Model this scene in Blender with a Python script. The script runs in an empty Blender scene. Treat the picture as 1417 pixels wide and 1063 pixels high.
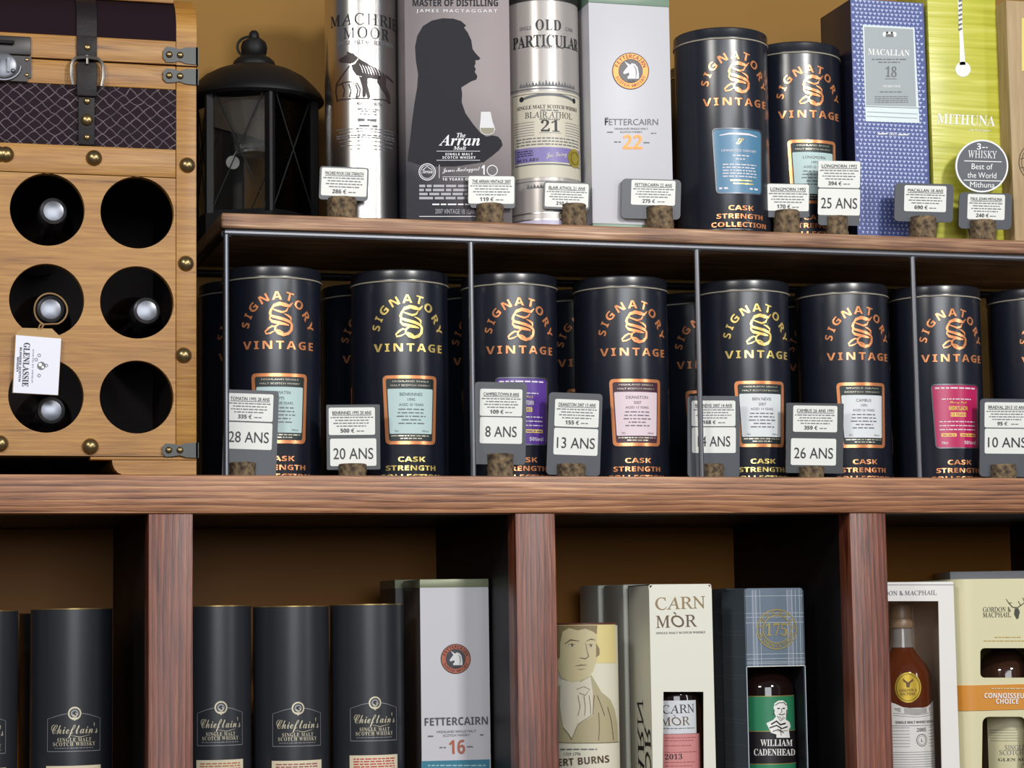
import bpy, bmesh, math, random
from mathutils import Vector, Matrix
C = bpy.context.scene.collection
SC = bpy.context.scene
PI = math.pi
rnd = random.Random(7)

# ------------------------------------------------------------------ camera
W, H = 1417.0, 1063.0
YAW, PITCH, ROLL, FPX = 0.2751, 0.1055, -0.0148, 3154.0
CAM = Vector((-0.8023, -2.55, -0.1728))
fw = Vector((math.sin(YAW)*math.cos(PITCH), math.cos(YAW)*math.cos(PITCH), math.sin(PITCH)))
_r = fw.cross(Vector((0, 0, 1))).normalized()
_u = _r.cross(fw)
rt = math.cos(ROLL)*_r + math.sin(ROLL)*_u
up = -math.sin(ROLL)*_r + math.cos(ROLL)*_u
cd = bpy.data.cameras.new('camera')
cam = bpy.data.objects.new('camera', cd)
C.objects.link(cam)
cam.matrix_world = Matrix(((rt.x, up.x, -fw.x, CAM.x), (rt.y, up.y, -fw.y, CAM.y), (rt.z, up.z, -fw.z, CAM.z), (0, 0, 0, 1)))
cd.sensor_fit = 'HORIZONTAL'
cd.sensor_width = 36.0
cd.lens = 36.0*FPX/W
cd.clip_start = 0.05
SC.camera = cam
SC.view_settings.view_transform = 'Standard'
SC.view_settings.look = 'None'
SC.view_settings.gamma = 1.0
SC.view_settings.use_curve_mapping = False
SC.view_settings.exposure = 0.0

# ------------------------------------------------------------------ light
wd = bpy.data.worlds.new('shop')
SC.world = wd
wd.use_nodes = True
wd.node_tree.nodes['Background'].inputs[0].default_value = (0.80, 0.86, 1.0, 1)
wd.node_tree.nodes['Background'].inputs[1].default_value = 0.11


def area(name, loc, target, sx, sy, power, col=(1, 1, 1), spread=PI):
    l = bpy.data.lights.new(name, 'AREA')
    l.shape = 'RECTANGLE'
    l.size, l.size_y, l.energy, l.color = sx, sy, power, col
    l.spread = spread
    o = bpy.data.objects.new(name, l)
    C.objects.link(o)
    o.location = loc
    o.rotation_euler = (Vector(target)-Vector(loc)).to_track_quat('-Z', 'Y').to_euler()
    return o


area('spot_lamp', (0.75, -2.5, 1.30), (0.30, 0.1, 0.20), 0.30, 0.30, 46, (1.0, 0.97, 0.93))
area('shop_window_fill', (-0.45, -4.2, 0.75), (0.0, 0.1, 0.1), 2.0, 1.5, 62, (0.93, 0.96, 1.0))  # front window seen in tin streaks, widened as unseen broad frontal fill
area('side_window', (2.7, -3.0, 0.7), (0.2, 0.1, 0.2), 0.26, 1.8, 18, (0.95, 0.97, 1.0))
area('left_fill_lamp', (-1.7, -1.9, 1.2), (-0.2, 0.1, 0.0), 0.5, 0.3, 24, (1.0, 0.96, 0.90))  # unseen fill light added at upper left to brighten left-facing sides

# ------------------------------------------------------------------ photo measure -> place in the shop


def ray(px, py):
    return (fw*FPX + rt*(px-W/2) - up*(py-H/2)).normalized()


def at(px, py, Y):
    d = ray(px, py)
    return CAM + d*((Y-CAM.y)/d.y)


def flatmap(x0, y0, z0):
    def m(px, py):
        p = at(px, py, y0)
        return p.x-x0, p.z-z0
    return m


def cylmap(cx, cy, z0, R, rz=0.0):
    def m(px, py):
        d = ray(px, py)
        ox, oy = CAM.x-cx, CAM.y-cy
        a = d.x*d.x+d.y*d.y
        b = ox*d.x+oy*d.y
        c = ox*ox+oy*oy-R*R
        t = (-b-math.sqrt(max(b*b-a*c, 0)))/a
        x, y = ox+d.x*t, oy+d.y*t
        return R*(math.atan2(x, -y)-rz), CAM.z+d.z*t-z0
    return m


def cyl_x(pl, pr, py, Y):
    a, b = at(pl, py, Y), at(pr, py, Y)
    return (a.x+b.x)/2

# ------------------------------------------------------------------ materials


def lin(c):
    return tuple((v/255/12.92 if v/255 <= 0.04045 else ((v/255+0.055)/1.055)**2.4) for v in c)+(1.0,)


MATS = {}


def mat(name, rgb=(128, 128, 128), rough=0.5, metal=0.0, spec=0.5, coat=0.0, bump=0.0, bscale=60.0, trans=0.0, emit=0.0):
    if name in MATS:
        return MATS[name]
    m = bpy.data.materials.new(name)
    m.use_nodes = True
    b = m.node_tree.nodes['Principled BSDF']
    b.inputs['Base Color'].default_value = lin(rgb)
    b.inputs['Roughness'].default_value = rough
    b.inputs['Metallic'].default_value = metal
    b.inputs['Specular IOR Level'].default_value = spec
    b.inputs['Coat Weight'].default_value = coat
    b.inputs['Coat Roughness'].default_value = 0.12
    b.inputs['Transmission Weight'].default_value = trans
    if bump:
        n = m.node_tree.nodes
        l = m.node_tree.links
        tc = n.new('ShaderNodeTexCoord')
        ns = n.new('ShaderNodeTexNoise')
        ns.inputs['Scale'].default_value = bscale
        ns.inputs['Detail'].default_value = 4
        bp = n.new('ShaderNodeBump')
        bp.inputs['Strength'].default_value = bump
        bp.inputs['Distance'].default_value = 0.002
        l.new(tc.outputs['Object'], ns.inputs['Vector'])
        l.new(ns.outputs['Fac'], bp.inputs['Height'])
        l.new(bp.outputs['Normal'], b.inputs['Normal'])
    MATS[name] = m
    return m


def wood(name, stops, axis='x', stretch=14.0, scale=26.0, rough=0.5, bump=0.25, knots=0.0, coat=0.0, fine=160.0, mixf=0.42, wave=0.0):
    """long-grained wood: noise squeezed along the grain, with fine pores"""
    m = bpy.data.materials.new(name)
    m.use_nodes = True
    n, l = m.node_tree.nodes, m.node_tree.links
    b = n['Principled BSDF']
    b.inputs['Roughness'].default_value = rough
    b.inputs['Coat Weight'].default_value = coat
    tc = n.new('ShaderNodeTexCoord')

    def noise(sc, st, detail, dist):
        mp = n.new('ShaderNodeMapping')
        s = [sc, sc, sc]
        s['xyz'.index(axis)] = sc/st
        mp.inputs['Scale'].default_value = s
        l.new(tc.outputs['Object'], mp.inputs['Vector'])
        t = n.new('ShaderNodeTexNoise')
        t.inputs['Scale'].default_value = 1.0
        t.inputs['Detail'].default_value = detail
        t.inputs['Distortion'].default_value = dist
        l.new(mp.outputs['Vector'], t.inputs['Vector'])
        return t.outputs['Fac']
    a = noise(scale, stretch, 5, 1.2)
    f = noise(fine, stretch*1.6, 4, 0.6)
    g = noise(scale*0.22, 2.5, 2, 0.4)
    mx = n.new('ShaderNodeMix')
    mx.inputs[0].default_value = mixf
    l.new(a, mx.inputs[2])
    l.new(f, mx.inputs[3])
    mx2 = n.new('ShaderNodeMix')
    mx2.inputs[0].default_value = 0.22
    l.new(mx.outputs[0], mx2.inputs[2])
    l.new(g, mx2.inputs[3])
    if wave:        # growth rings: warped dark lines along the grain
        mp = n.new('ShaderNodeMapping')
        s = [1.0, 1.0, 1.0]
        s['xyz'.index(axis)] = 0.10
        mp.inputs['Scale'].default_value = s
        l.new(tc.outputs['Object'], mp.inputs['Vector'])
        wv = n.new('ShaderNodeTexWave')
        wv.wave_type = 'BANDS'
        wv.bands_direction = 'Z' if axis == 'x' else 'X'
        wv.wave_profile = 'SAW'
        wv.inputs['Scale'].default_value = 46
        wv.inputs['Distortion'].default_value = 9
        wv.inputs['Detail'].default_value = 3
        wv.inputs['Detail Scale'].default_value = 0.55
        l.new(mp.outputs['Vector'], wv.inputs['Vector'])
        mx3 = n.new('ShaderNodeMix')
        mx3.inputs[0].default_value = wave*0.5
        l.new(mx2.outputs[0], mx3.inputs[2])
        l.new(wv.outputs['Fac'], mx3.inputs[3])
        mx2 = mx3
    cr = n.new('ShaderNodeValToRGB')
    el = cr.color_ramp.elements
    while len(el) < len(stops):
        el.new(0.5)
    for e, (p, c) in zip(el, stops):
        e.position = p
        e.color = lin(c)
    l.new(mx2.outputs[0], cr.inputs[0])
    l.new(cr.outputs[0], b.inputs['Base Color'])
    bp = n.new('ShaderNodeBump')
    bp.inputs['Strength'].default_value = bump
    bp.inputs['Distance'].default_value = 0.0025
    l.new(mx.outputs[0], bp.inputs['Height'])
    l.new(bp.outputs['Normal'], b.inputs['Normal'])
    MATS[name] = m
    return m


BEAM = [(0.30, (54, 30, 20)), (0.42, (120, 76, 50)), (0.56, (162, 112, 76)), (0.72, (204, 158, 116))]
M_beam = wood('stained_wood_beam', BEAM, 'x', 14, 75, 0.42, 0.5, fine=330, mixf=0.5, wave=0.4)
M_post = wood('stained_wood_post', [(0.30, (38, 17, 11)), (0.43, (88, 41, 27)), (0.56, (118, 61, 40)), (0.72, (150, 94, 68))], 'z', 12, 75, 0.40, 0.35, fine=330, mixf=0.5, wave=0.4)
M_dark = mat('near_black_board', (16, 14, 17), 0.5, spec=0.25)  # near-black colour of the dividers and top board
M_back = mat('brown_back_panel', (150, 98, 40), 0.45, spec=0.15)
M_rackwood = wood('rack_wood', [(0.32, (52, 32, 24)), (0.43, (124, 86, 62)), (0.54, (172, 132, 100)), (0.66, (220, 188, 156))], 'x', 30, 130, 0.45, 0.5, fine=420, mixf=0.5)
M_chest = wood('honey_wood', [(0.30, (84, 50, 16)), (0.40, (142, 95, 36)), (0.55, (168, 121, 53)), (0.74, (190, 146, 75))], 'x', 13, 50, 0.45, 0.25, fine=330, mixf=0.55)
M_plainwood = wood('pale_carton_wood', [(0.30, (128, 104, 70)), (0.5, (168, 142, 102)), (0.7, (190, 166, 126))], 'z', 12, 60, 0.55, 0.2)
M_wall = mat('mustard_wall', (142, 105, 48), 0.85, bump=0.15, bscale=40)
M_floor = mat('floor_tile', (96, 84, 72), 0.6)
M_steel = mat('gunmetal', (112, 114, 120), 0.36, 0.7)
M_ironblack = mat('black_iron', (17, 17, 19), 0.55, 0.1, spec=0.3)
M_tin = mat('black_tin', (24, 28, 40), 0.29, 0.0, 0.8)
M_tinlid = mat('black_tin_lid', (26, 29, 38), 0.29, 0.0, 0.9)
M_seam = mat('bare_tin_edge', (206, 198, 178), 0.3, 0.5)
M_copper = mat('copper_foil', (250, 164, 110), 0.25, 0.6)
M_gold = mat('gold_foil', (252, 222, 134), 0.25, 0.6)
M_paleb = mat('label_pale_blue', (184, 208, 208), 0.5)
M_palep = mat('label_pale_pink', (226, 206, 214), 0.5)
M_palew = mat('label_pale_grey', (220, 224, 226), 0.5)
M_ink = mat('black_ink', (32, 32, 36), 0.5)
M_inkg = mat('grey_ink', (104, 106, 110), 0.5)
M_blackmatt = mat('matt_black_card', (30, 31, 36), 0.5)
M_white = mat('white_paper', (236, 236, 232), 0.45)
M_wcard = mat('white_carton', (200, 200, 206), 0.4, spec=0.3)
M_slate = mat('slate_plastic', (68, 72, 79), 0.42)
M_cork = mat('cork', (128, 104, 74), 0.85)
M_silver = mat('brushed_silver', (208, 204, 200), 0.24, 1.0)
M_glassdark = mat('dark_bottle_glass', (26, 14, 12), 0.06, 0.0, 0.8)
M_brass = mat('aged_brass', (142, 122, 84), 0.3, 0.9)
M_leather = mat('dark_leather', (28, 22, 24), 0.5, spec=0.25, bump=0.2, bscale=180)


def cork_nodes():
    n, l = M_cork.node_tree.nodes, M_cork.node_tree.links
    tc = n.new('ShaderNodeTexCoord')
    v = n.new('ShaderNodeTexNoise')
    v.inputs['Scale'].default_value = 150
    v.inputs['Detail'].default_value = 6
    cr = n.new('ShaderNodeValToRGB')
    cr.color_ramp.elements[0].position = 0.34
    cr.color_ramp.elements[0].color = lin((56, 44, 34))
    cr.color_ramp.elements[1].position = 0.72
    cr.color_ramp.elements[1].color = lin((140, 118, 88))
    bp = n.new('ShaderNodeBump')
    bp.inputs['Strength'].default_value = 0.8
    bp.inputs['Distance'].default_value = 0.003
    l.new(tc.outputs['Object'], v.inputs['Vector'])
    l.new(v.outputs['Fac'], cr.inputs[0])
    l.new(cr.outputs[0], n['Principled BSDF'].inputs['Base Color'])
    l.new(v.outputs['Fac'], bp.inputs['Height'])
    l.new(bp.outputs['Normal'], n['Principled BSDF'].inputs['Normal'])


cork_nodes()


def quilt():
    m = bpy.data.materials.new('quilted_fabric')
    m.use_nodes = True
    n, l = m.node_tree.nodes, m.node_tree.links
    tc = n.new('ShaderNodeTexCoord')
    ns = n.new('ShaderNodeTexNoise')
    ns.inputs['Scale'].default_value = 70
    va = n.new('ShaderNodeVectorMath')
    va.operation = 'MULTIPLY_ADD'
    va.inputs[1].default_value = (0.006, 0.006, 0.006)
    l.new(tc.outputs['Object'], ns.inputs['Vector'])
    l.new(ns.outputs['Color'], va.inputs[0])
    l.new(tc.outputs['Object'], va.inputs[2])
    sp = n.new('ShaderNodeSeparateXYZ')
    l.new(va.outputs[0], sp.inputs[0])

    def mt(op, a, b=None):
        k = n.new('ShaderNodeMath')
        k.operation = op
        for i, v in enumerate((a, b)):
            if v is None:
                continue
            if isinstance(v, (int, float)):
                k.inputs[i].default_value = v
            else:
                l.new(v, k.inputs[i])
        return k.outputs[0]
    x = mt('MULTIPLY', sp.outputs[0], 1/0.0152)
    z = mt('MULTIPLY', sp.outputs[2], 1/0.0130)
    d = []
    for op in ('ADD', 'SUBTRACT'):
        f = mt('FRACT', mt(op, x, z))
        d.append(mt('ABSOLUTE', mt('SUBTRACT', f, 0.5)))
    near = mt('MINIMUM', d[0], d[1])
    mr = n.new('ShaderNodeMapRange')
    mr.inputs[1].default_value = 0.02
    mr.inputs[2].default_value = 0.065
    mr.inputs[3].default_value = 1.0
    mr.inputs[4].default_value = 0.0
    l.new(near, mr.inputs[0])
    ns2 = n.new('ShaderNodeTexNoise')
    ns2.inputs['Scale'].default_value = 60
    l.new(tc.outputs['Object'], ns2.inputs['Vector'])
    k = mt('MULTIPLY', mr.outputs[0], ns2.outputs['Fac'])
    mx = n.new('ShaderNodeMix')
    mx.data_type = 'RGBA'
    mx.inputs[6].default_value = lin((32, 22, 28))
    mx.inputs[7].default_value = lin((140, 126, 130))
    l.new(k, mx.inputs[0])
    l.new(mx.outputs[2], n['Principled BSDF'].inputs['Base Color'])
    n['Principled BSDF'].inputs['Roughness'].default_value = 0.7
    n['Principled BSDF'].inputs['Specular IOR Level'].default_value = 0.12
    return m


M_quilt = quilt()
M_lidcloth = mat('dark_plum_cloth', (33, 22, 27), 0.8, spec=0.05, bump=0.1, bscale=300)

# ------------------------------------------------------------------ mesh building


def link(name, me, parent=None):
    o = bpy.data.objects.new(name, me)
    C.objects.link(o)
    if parent is not None:
        o.parent = parent
    return o


def thing(name, label, cat, loc=(0, 0, 0), group=None, rz=0.0):
    o = bpy.data.objects.new(name, None)
    C.objects.link(o)
    o.empty_display_size = 0.02
    o.location = loc
    o.rotation_euler = (0, 0, rz)
    o['label'] = label
    o['category'] = cat
    if group:
        o['group'] = group
    return o


def structure(o):
    o['kind'] = 'structure'
    return o


class MB:
    def __init__(s):
        s.bm = bmesh.new()

    def _merge(s, b, mi):
        for f in b.faces:
            f.material_index = mi
        me = bpy.data.meshes.new('tmp')
        b.to_mesh(me)
        b.free()
        s.bm.from_mesh(me)
        bpy.data.meshes.remove(me)
        return s

    def box(s, x0, x1, y0, y1, z0, z1, bev=0.0, seg=2, mi=0):
        b = bmesh.new()
        bmesh.ops.create_cube(b, size=1.0)
        for v in b.verts:
            v.co = Vector((x0+(v.co.x+.5)*(x1-x0), y0+(v.co.y+.5)*(y1-y0), z0+(v.co.z+.5)*(z1-z0)))
        if bev:
            bmesh.ops.bevel(b, geom=list(b.edges), offset=bev, segments=seg, affect='EDGES', profile=0.5)
        return s._merge(b, mi)

    def lathe(s, prof, n=48, c=(0, 0, 0), mi=0, axis='z', jitter=0.0, rot=0.0):
        b = bmesh.new()
        rings = []
        for (r, z) in prof:
            if r < 1e-6:
                rings.append([b.verts.new((0, 0, z))])
            else:
                rings.append([b.verts.new((r*math.cos(rot+2*PI*i/n)*(1+jitter*rnd.uniform(-1, 1)), r*math.sin(rot+2*PI*i/n)*(1+jitter*rnd.uniform(-1, 1)), z)) for i in range(n)])
        for a, d in zip(rings, rings[1:]):
            for i in range(n):
                j = (i+1) % n
                if len(a) == 1 and len(d) == 1:
                    break
                if len(a) == 1:
                    b.faces.new((a[0], d[j], d[i]))
                elif len(d) == 1:
                    b.faces.new((a[i], a[j], d[0]))
                else:
                    b.faces.new((a[i], a[j], d[j], d[i]))
        bmesh.ops.recalc_face_normals(b, faces=list(b.faces))
        M = Matrix.Translation(Vector(c))
        if axis == 'y':      # lathe axis points towards -Y
            M = M @ Matrix.Rotation(PI/2, 4, 'X')
        if axis == 'x':
            M = M @ Matrix.Rotation(PI/2, 4, 'Y')
        b.transform(M)
        return s._merge(b, mi)

    def tube(s, pts, r, n=10, closed=False, mi=0):
        b = bmesh.new()
        pts = [Vector(p) for p in pts]
        rings = []
        m = len(pts)
        ref = None
        for i, p in enumerate(pts):
            a = pts[(i-1) % m] if (closed or i > 0) else p
            d = pts[(i+1) % m] if (closed or i < m-1) else p
            t = (d-a).normalized()
            if ref is None:
                ref = Vector((0, 0, 1)) if abs(t.z) < 0.9 else Vector((1, 0, 0))
            u = (ref-t*ref.dot(t)).normalized()
            ref = u
            w = t.cross(u)
            rings.append([b.verts.new(p+(u*math.cos(2*PI*k/n)+w*math.sin(2*PI*k/n))*r) for k in range(n)])
        for i in range(m if closed else m-1):
            a, d = rings[i], rings[(i+1) % m]
            for k in range(n):
                b.faces.new((a[k], a[(k+1) % n], d[(k+1) % n], d[k]))
        if not closed:
            b.faces.new(rings[0])
            b.faces.new(rings[-1][::-1])
        bmesh.ops.recalc_face_normals(b, faces=list(b.faces))
        return s._merge(b, mi)

    def panel(s, outer, holes, y0, y1, mi=0):
        """sheet in the XZ plane from y0 to y1, cut through by holes"""
        b = bmesh.new()
        es = []
        for loop in [outer]+list(holes):
            vs = [b.verts.new((x, y0, z)) for x, z in loop]
            es += [b.edges.new((vs[i], vs[(i+1) % len(vs)])) for i in range(len(vs))]
        bmesh.ops.triangle_fill(b, use_beauty=True, use_dissolve=False, edges=es, normal=(0, -1, 0))
        fs = list(b.faces)
        r = bmesh.ops.extrude_face_region(b, geom=fs)
        for v in [g for g in r['geom'] if isinstance(g, bmesh.types.BMVert)]:
            v.co.y = y1
        bmesh.ops.recalc_face_normals(b, faces=list(b.faces))
        return s._merge(b, mi)

    def column(s, outer, z0, z1, mi=0, bev=0.0):
        """upright prism with a floor plan (x, y)"""
        b = bmesh.new()
        lo = [b.verts.new((x, y, z0)) for x, y in outer]
        hi = [b.verts.new((x, y, z1)) for x, y in outer]
        n = len(outer)
        b.faces.new(lo[::-1])
        b.faces.new(hi)
        for i in range(n):
            b.faces.new((lo[i], lo[(i+1) % n], hi[(i+1) % n], hi[i]))
        bmesh.ops.recalc_face_normals(b, faces=list(b.faces))
        return s._merge(b, mi)

    def dome(s, x, y, z, r, h, n=14, mi=0):
        """round stud head facing -Y"""
        prof = [(r*math.cos(a), h*math.sin(a)) for a in [i*PI/2/5 for i in range(6)]]
        return s.lathe([(r, -0.001)]+prof[:-1]+[(0, h)], n, (x, y, z), mi, 'y')

    def build(s, name, mats, parent=None, ang=35):
        me = bpy.data.meshes.new(name)
        s.bm.to_mesh(me)
        s.bm.free()
        for m in (mats if isinstance(mats, (list, tuple)) else [mats]):
            me.materials.append(m)
        me.shade_smooth()
        me.set_sharp_from_angle(angle=math.radians(ang))
        return link(name, me, parent)


def rr(x0, y0, x1, y1, r, n=5):
    pts = []
    for cx, cy, a0 in ((x1-r, y1-r, 0), (x0+r, y1-r, 90), (x0+r, y0+r, 180), (x1-r, y0+r, 270)):
        for i in range(n+1):
            a = math.radians(a0+90*i/n)
            pts.append((cx+r*math.cos(a), cy+r*math.sin(a)))
    return pts


def circ(cx, cy, r, n=40, ry=None):
    ry = ry or r
    return [(cx+r*math.cos(2*PI*i/n), cy+ry*math.sin(2*PI*i/n)) for i in range(n)]


# lettering: letters of a style as flat outlines, cap height 1
STY = {'roman': (0x1D434, 0x1D44E, None), 'serif': (0x1D400, 0x1D41A, 0x1D7CE), 'ital': (0x1D468, 0x1D482, None), 'script': (0x1D4D0, 0x1D4EA, None), 'bold': (0x1D5D4, 0x1D5EE, 0x1D7EC), 'sans': (None, None, None)}


def styled(t, st):
    a, b, d = STY[st]
    o = ''
    for ch in t:
        if 'A' <= ch <= 'Z' and a:
            o += chr(a+ord(ch)-65)
        elif 'a' <= ch <= 'z' and b:
            o += chr(b+ord(ch)-97)
        elif ch.isdigit() and ch.isascii() and d:
            o += chr(d+ord(ch)-48)
        else:
            o += ch
    return o


TXT = {}


def glyphs(t, st='sans', track=1.0, res=3, thin=0.0):
    key = (t, st, track, res, thin)
    if key in TXT:
        return TXT[key]
    c = bpy.data.curves.new('lettering', 'FONT')
    c.body = styled(t, st)
    c.resolution_u = res
    c.space_character = track
    o = bpy.data.objects.new('lettering', c)
    me = bpy.data.meshes.new_from_object(o)
    vs = [(v.co.x, v.co.y) for v in me.vertices]
    fs = [tuple(p.vertices) for p in me.polygons]
    bpy.data.objects.remove(o)
    bpy.data.curves.remove(c)
    bpy.data.meshes.remove(me)
    x0 = min(v[0] for v in vs)
    cap = 0.69
    vs = [((x-x0)/cap, y/cap) for x, y in vs]
    if st == 'roman':      # stand the slanted letters upright
        vs = [(x-y*0.26, y) for x, y in vs]
        x0 = min(v[0] for v in vs)
        vs = [(x-x0, y) for x, y in vs]
    w = max(v[0] for v in vs)
    TXT[key] = (vs, fs, w)
    return TXT[key]


class Art:
    """printed or embossed artwork in label coordinates; m maps measured points to them (y down when m is given)"""

    def __init__(s, m=None):
        s.m = m
        s.sg = -1.0 if m else 1.0
        s.polys = []      # (verts, faces, layer, mat)
        s.mats = []

    def mi(s, m):
        if m not in s.mats:
            s.mats.append(m)
        return s.mats.index(m)

    def add(s, vs, fs, z, m):
        if s.m:
            vs = [s.m(*v) for v in vs]
        s.polys.append((vs, fs, z, s.mi(m)))

    def poly(s, pts, m, z=1):
        s.add(pts, [tuple(range(len(pts)))], z, m)

    def rect(s, x0, y0, x1, y1, m, z=1):
        s.poly([(x0, y0), (x1, y0), (x1, y1), (x0, y1)], m, z)

    def rrect(s, x0, y0, x1, y1, r, m, z=1):
        s.poly(rr(min(x0, x1), min(y0, y1), max(x0, x1), max(y0, y1), r), m, z)

    def disc(s, cx, cy, r, m, z=1, ry=None, n=40):
        s.poly(circ(cx, cy, r, n, ry), m, z)

    def ring(s, cx, cy, r0, r1, m, z=1, n=40, k=1.0):
        a, b = circ(cx, cy, r0, n, r0*k), circ(cx, cy, r1, n, r1*k)
        s.add(a+b, [(i, (i+1) % n, n+(i+1) % n, n+i) for i in range(n)], z, m)

    def line(s, pts, w, m, z=2, closed=False):
        """stroke; w a width or one width per point"""
        n = len(pts)
        ws = w if isinstance(w, (list, tuple)) else [w]*n
        L, R = [], []
        for i, (x, y) in enumerate(pts):
            a = pts[(i-1) % n] if closed or i else pts[i]
            b = pts[(i+1) % n] if closed or i < n-1 else pts[i]
            dx, dy = b[0]-a[0], b[1]-a[1]
            k = math.hypot(dx, dy) or 1
            nx, ny = -dy/k*ws[i]/2, dx/k*ws[i]/2
            L.append((x+nx, y+ny))
            R.append((x-nx, y-ny))
        fs = [(i, (i+1) % n, n+(i+1) % n, n+i) for i in range(n if closed else n-1)]
        s.add(L+R, fs, z, m)

    def text(s, t, x0, y0, x1, y1, h, m, st='sans', z=3, track=1.0, res=3, thin=0.0):
        vs, fs, w = glyphs(t, st, track, res, thin)
        d = Vector((x1-x0, y1-y0))
        L = d.length
        d.normalize()
        u = Vector((-d.y, d.x))*s.sg
        s.add([(x0+d.x*a*L/w+u.x*b*h, y0+d.y*a*L/w+u.y*b*h) for a, b in vs], fs, z, m)

    def ctext(s, t, cx, y, h, m, st='sans', z=3, w=None, track=1.0, res=3, thin=0.0):
        _, _, nw = glyphs(t, st, track, res, thin)
        w = w or nw*h
        s.text(t, cx-w/2, y, cx+w/2, y, h, m, st, z, track, res, thin)

    def arc(s, t, cx, cy, a, b, t0, t1, h, m, st='sans', z=3, inside=False, res=3):
        """letters set one by one round an ellipse from angle t0 to t1 (degrees)"""
        n = len(t)
        for i, ch in enumerate(t):
            if ch == ' ':
                continue
            th = math.radians(t0+(t1-t0)*i/max(n-1, 1))
            px, py = cx+a*math.cos(th), cy+s.sg*b*math.sin(th)
            tx, ty = a*math.sin(th), -b*math.cos(th)
            if inside:
                tx, ty = -tx, -ty
            k = math.hypot(tx, ty)
            tx, ty = tx/k, ty/k*s.sg
            _, _, w = glyphs(ch, st, 1.0, res)
            ux, uy = -ty*s.sg, tx*s.sg
            w *= h
            ox, oy = px-tx*w/2-ux*h/2, py-ty*w/2-uy*h/2
            s.text(ch, ox, oy, ox+tx*w, oy+ty*w, h, m, st, z, 1.0, res)

    def greek(s, x0, x1, y, h, m, z=3, seed=1, gap=0.3):
        """a line of print too fine to read"""
        q = random.Random(seed)
        x = x0
        while x < x1-h:
            w = min(q.uniform(1.5, 6)*h, x1-x)
            s.rect(x, y-h/2, x+w, y+h/2, m, z)
            x += w+h*(0.7+gap)

    def build(s, name, parent, surf, R=0.0, y0=0.0, emboss=0.0, step=0.00016, base=0.0002, loc=None):
        bm = bmesh.new()
        lay = bm.verts.layers.float.new('off')
        for vs, fs, z, mi in s.polys:
            bv = []
            for x, y in vs:
                v = bm.verts.new((x, 0, y))
                v[lay] = base+z*step
                bv.append(v)
            for f in fs:
                try:
                    q = bm.faces.new([bv[i] for i in f])
                    q.material_index = mi
                except ValueError:
                    pass
        for f in bm.faces:
            f.normal_update()
        bmesh.ops.triangulate(bm, faces=[f for f in bm.faces if len(f.verts) > 4], ngon_method='EAR_CLIP')
        if surf == 'cyl':
            xs = [v.co.x for v in bm.verts]
            k = math.floor(min(xs)/0.004)
            while k*0.004 < max(xs):
                bmesh.ops.bisect_plane(bm, geom=list(bm.verts)+list(bm.edges)+list(bm.faces), plane_co=(k*0.004, 0, 0), plane_no=(1, 0, 0), dist=1e-6)
                k += 1
        for f in bm.faces:
            f.normal_update()
            if f.normal.y > 0:
                f.normal_flip()
        if emboss:
            r = bmesh.ops.extrude_face_region(bm, geom=list(bm.faces), use_keep_orig=True)
            ups = set(g for g in r['geom'] if isinstance(g, bmesh.types.BMVert))
            for v in ups:
                v[lay] += emboss
        for v in bm.verts:
            u, o, w = v.co.x, v[lay], v.co.z
            if surf == 'cyl':
                v.co = Vector(((R+o)*math.sin(u/R), -(R+o)*math.cos(u/R), w))
            elif surf == 'side':       # left flank of a box, u runs away from the viewer
                v.co = Vector((y0-o, u, w))
            else:
                v.co = Vector((u, y0-o, w))
        if parent is not None and parent.name.startswith('whisky_'):
            for v in bm.verts:
                v.co.z = max(v.co.z, 0.0006)
        me = bpy.data.meshes.new(name)
        bm.to_mesh(me)
        bm.free()
        for m in s.mats:
            me.materials.append(m)
        if surf == 'cyl':
            me.shade_smooth()
            if True:
                me.set_sharp_from_angle(angle=math.radians(40))
        return link(name, me, parent)


def dup(root, loc, label, group=None, swap=None):
    """a copy of a thing with copies of its parts and sub-parts"""
    r = root.copy()
    C.objects.link(r)
    r.location = loc
    r['label'] = label
    if group:
        r['group'] = group
    for ch in list(root.children):
        c = ch.copy()
        C.objects.link(c)
        c.parent = r
        for g in list(ch.children):
            d = g.copy()
            C.objects.link(d)
            d.parent = c
    return r

# ------------------------------------------------------------------ the setting
FLOORZ = -1.62
WALLY = 0.397
structure(MB().box(-2.6, 3.0, WALLY, WALLY+0.1, FLOORZ, 1.5).build('wall_back', M_wall))
structure(MB().box(-2.6, 3.0, -4.6, WALLY+0.1, FLOORZ-0.05, FLOORZ).build('floor', M_floor))

# ------------------------------------------------------------------ shelving unit
LOWZ = -0.43
shelf = thing('shelving_unit', 'tall reddish brown wooden shelving unit with square compartments carrying everything', 'shelf', (0, 0, FLOORZ))
Z = -FLOORZ
POSTS = [(-0.925, -0.8755), (-0.5047, -0.4551), (-0.0811, -0.0323), (0.3399, 0.3879), (0.7610, 0.8090)]


def woodbar(mb, x0, x1, y0, y1, z0, z1):
    mb.box(x0, x1, y0, y1, z0, z1, 0.0016, 2)


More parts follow.
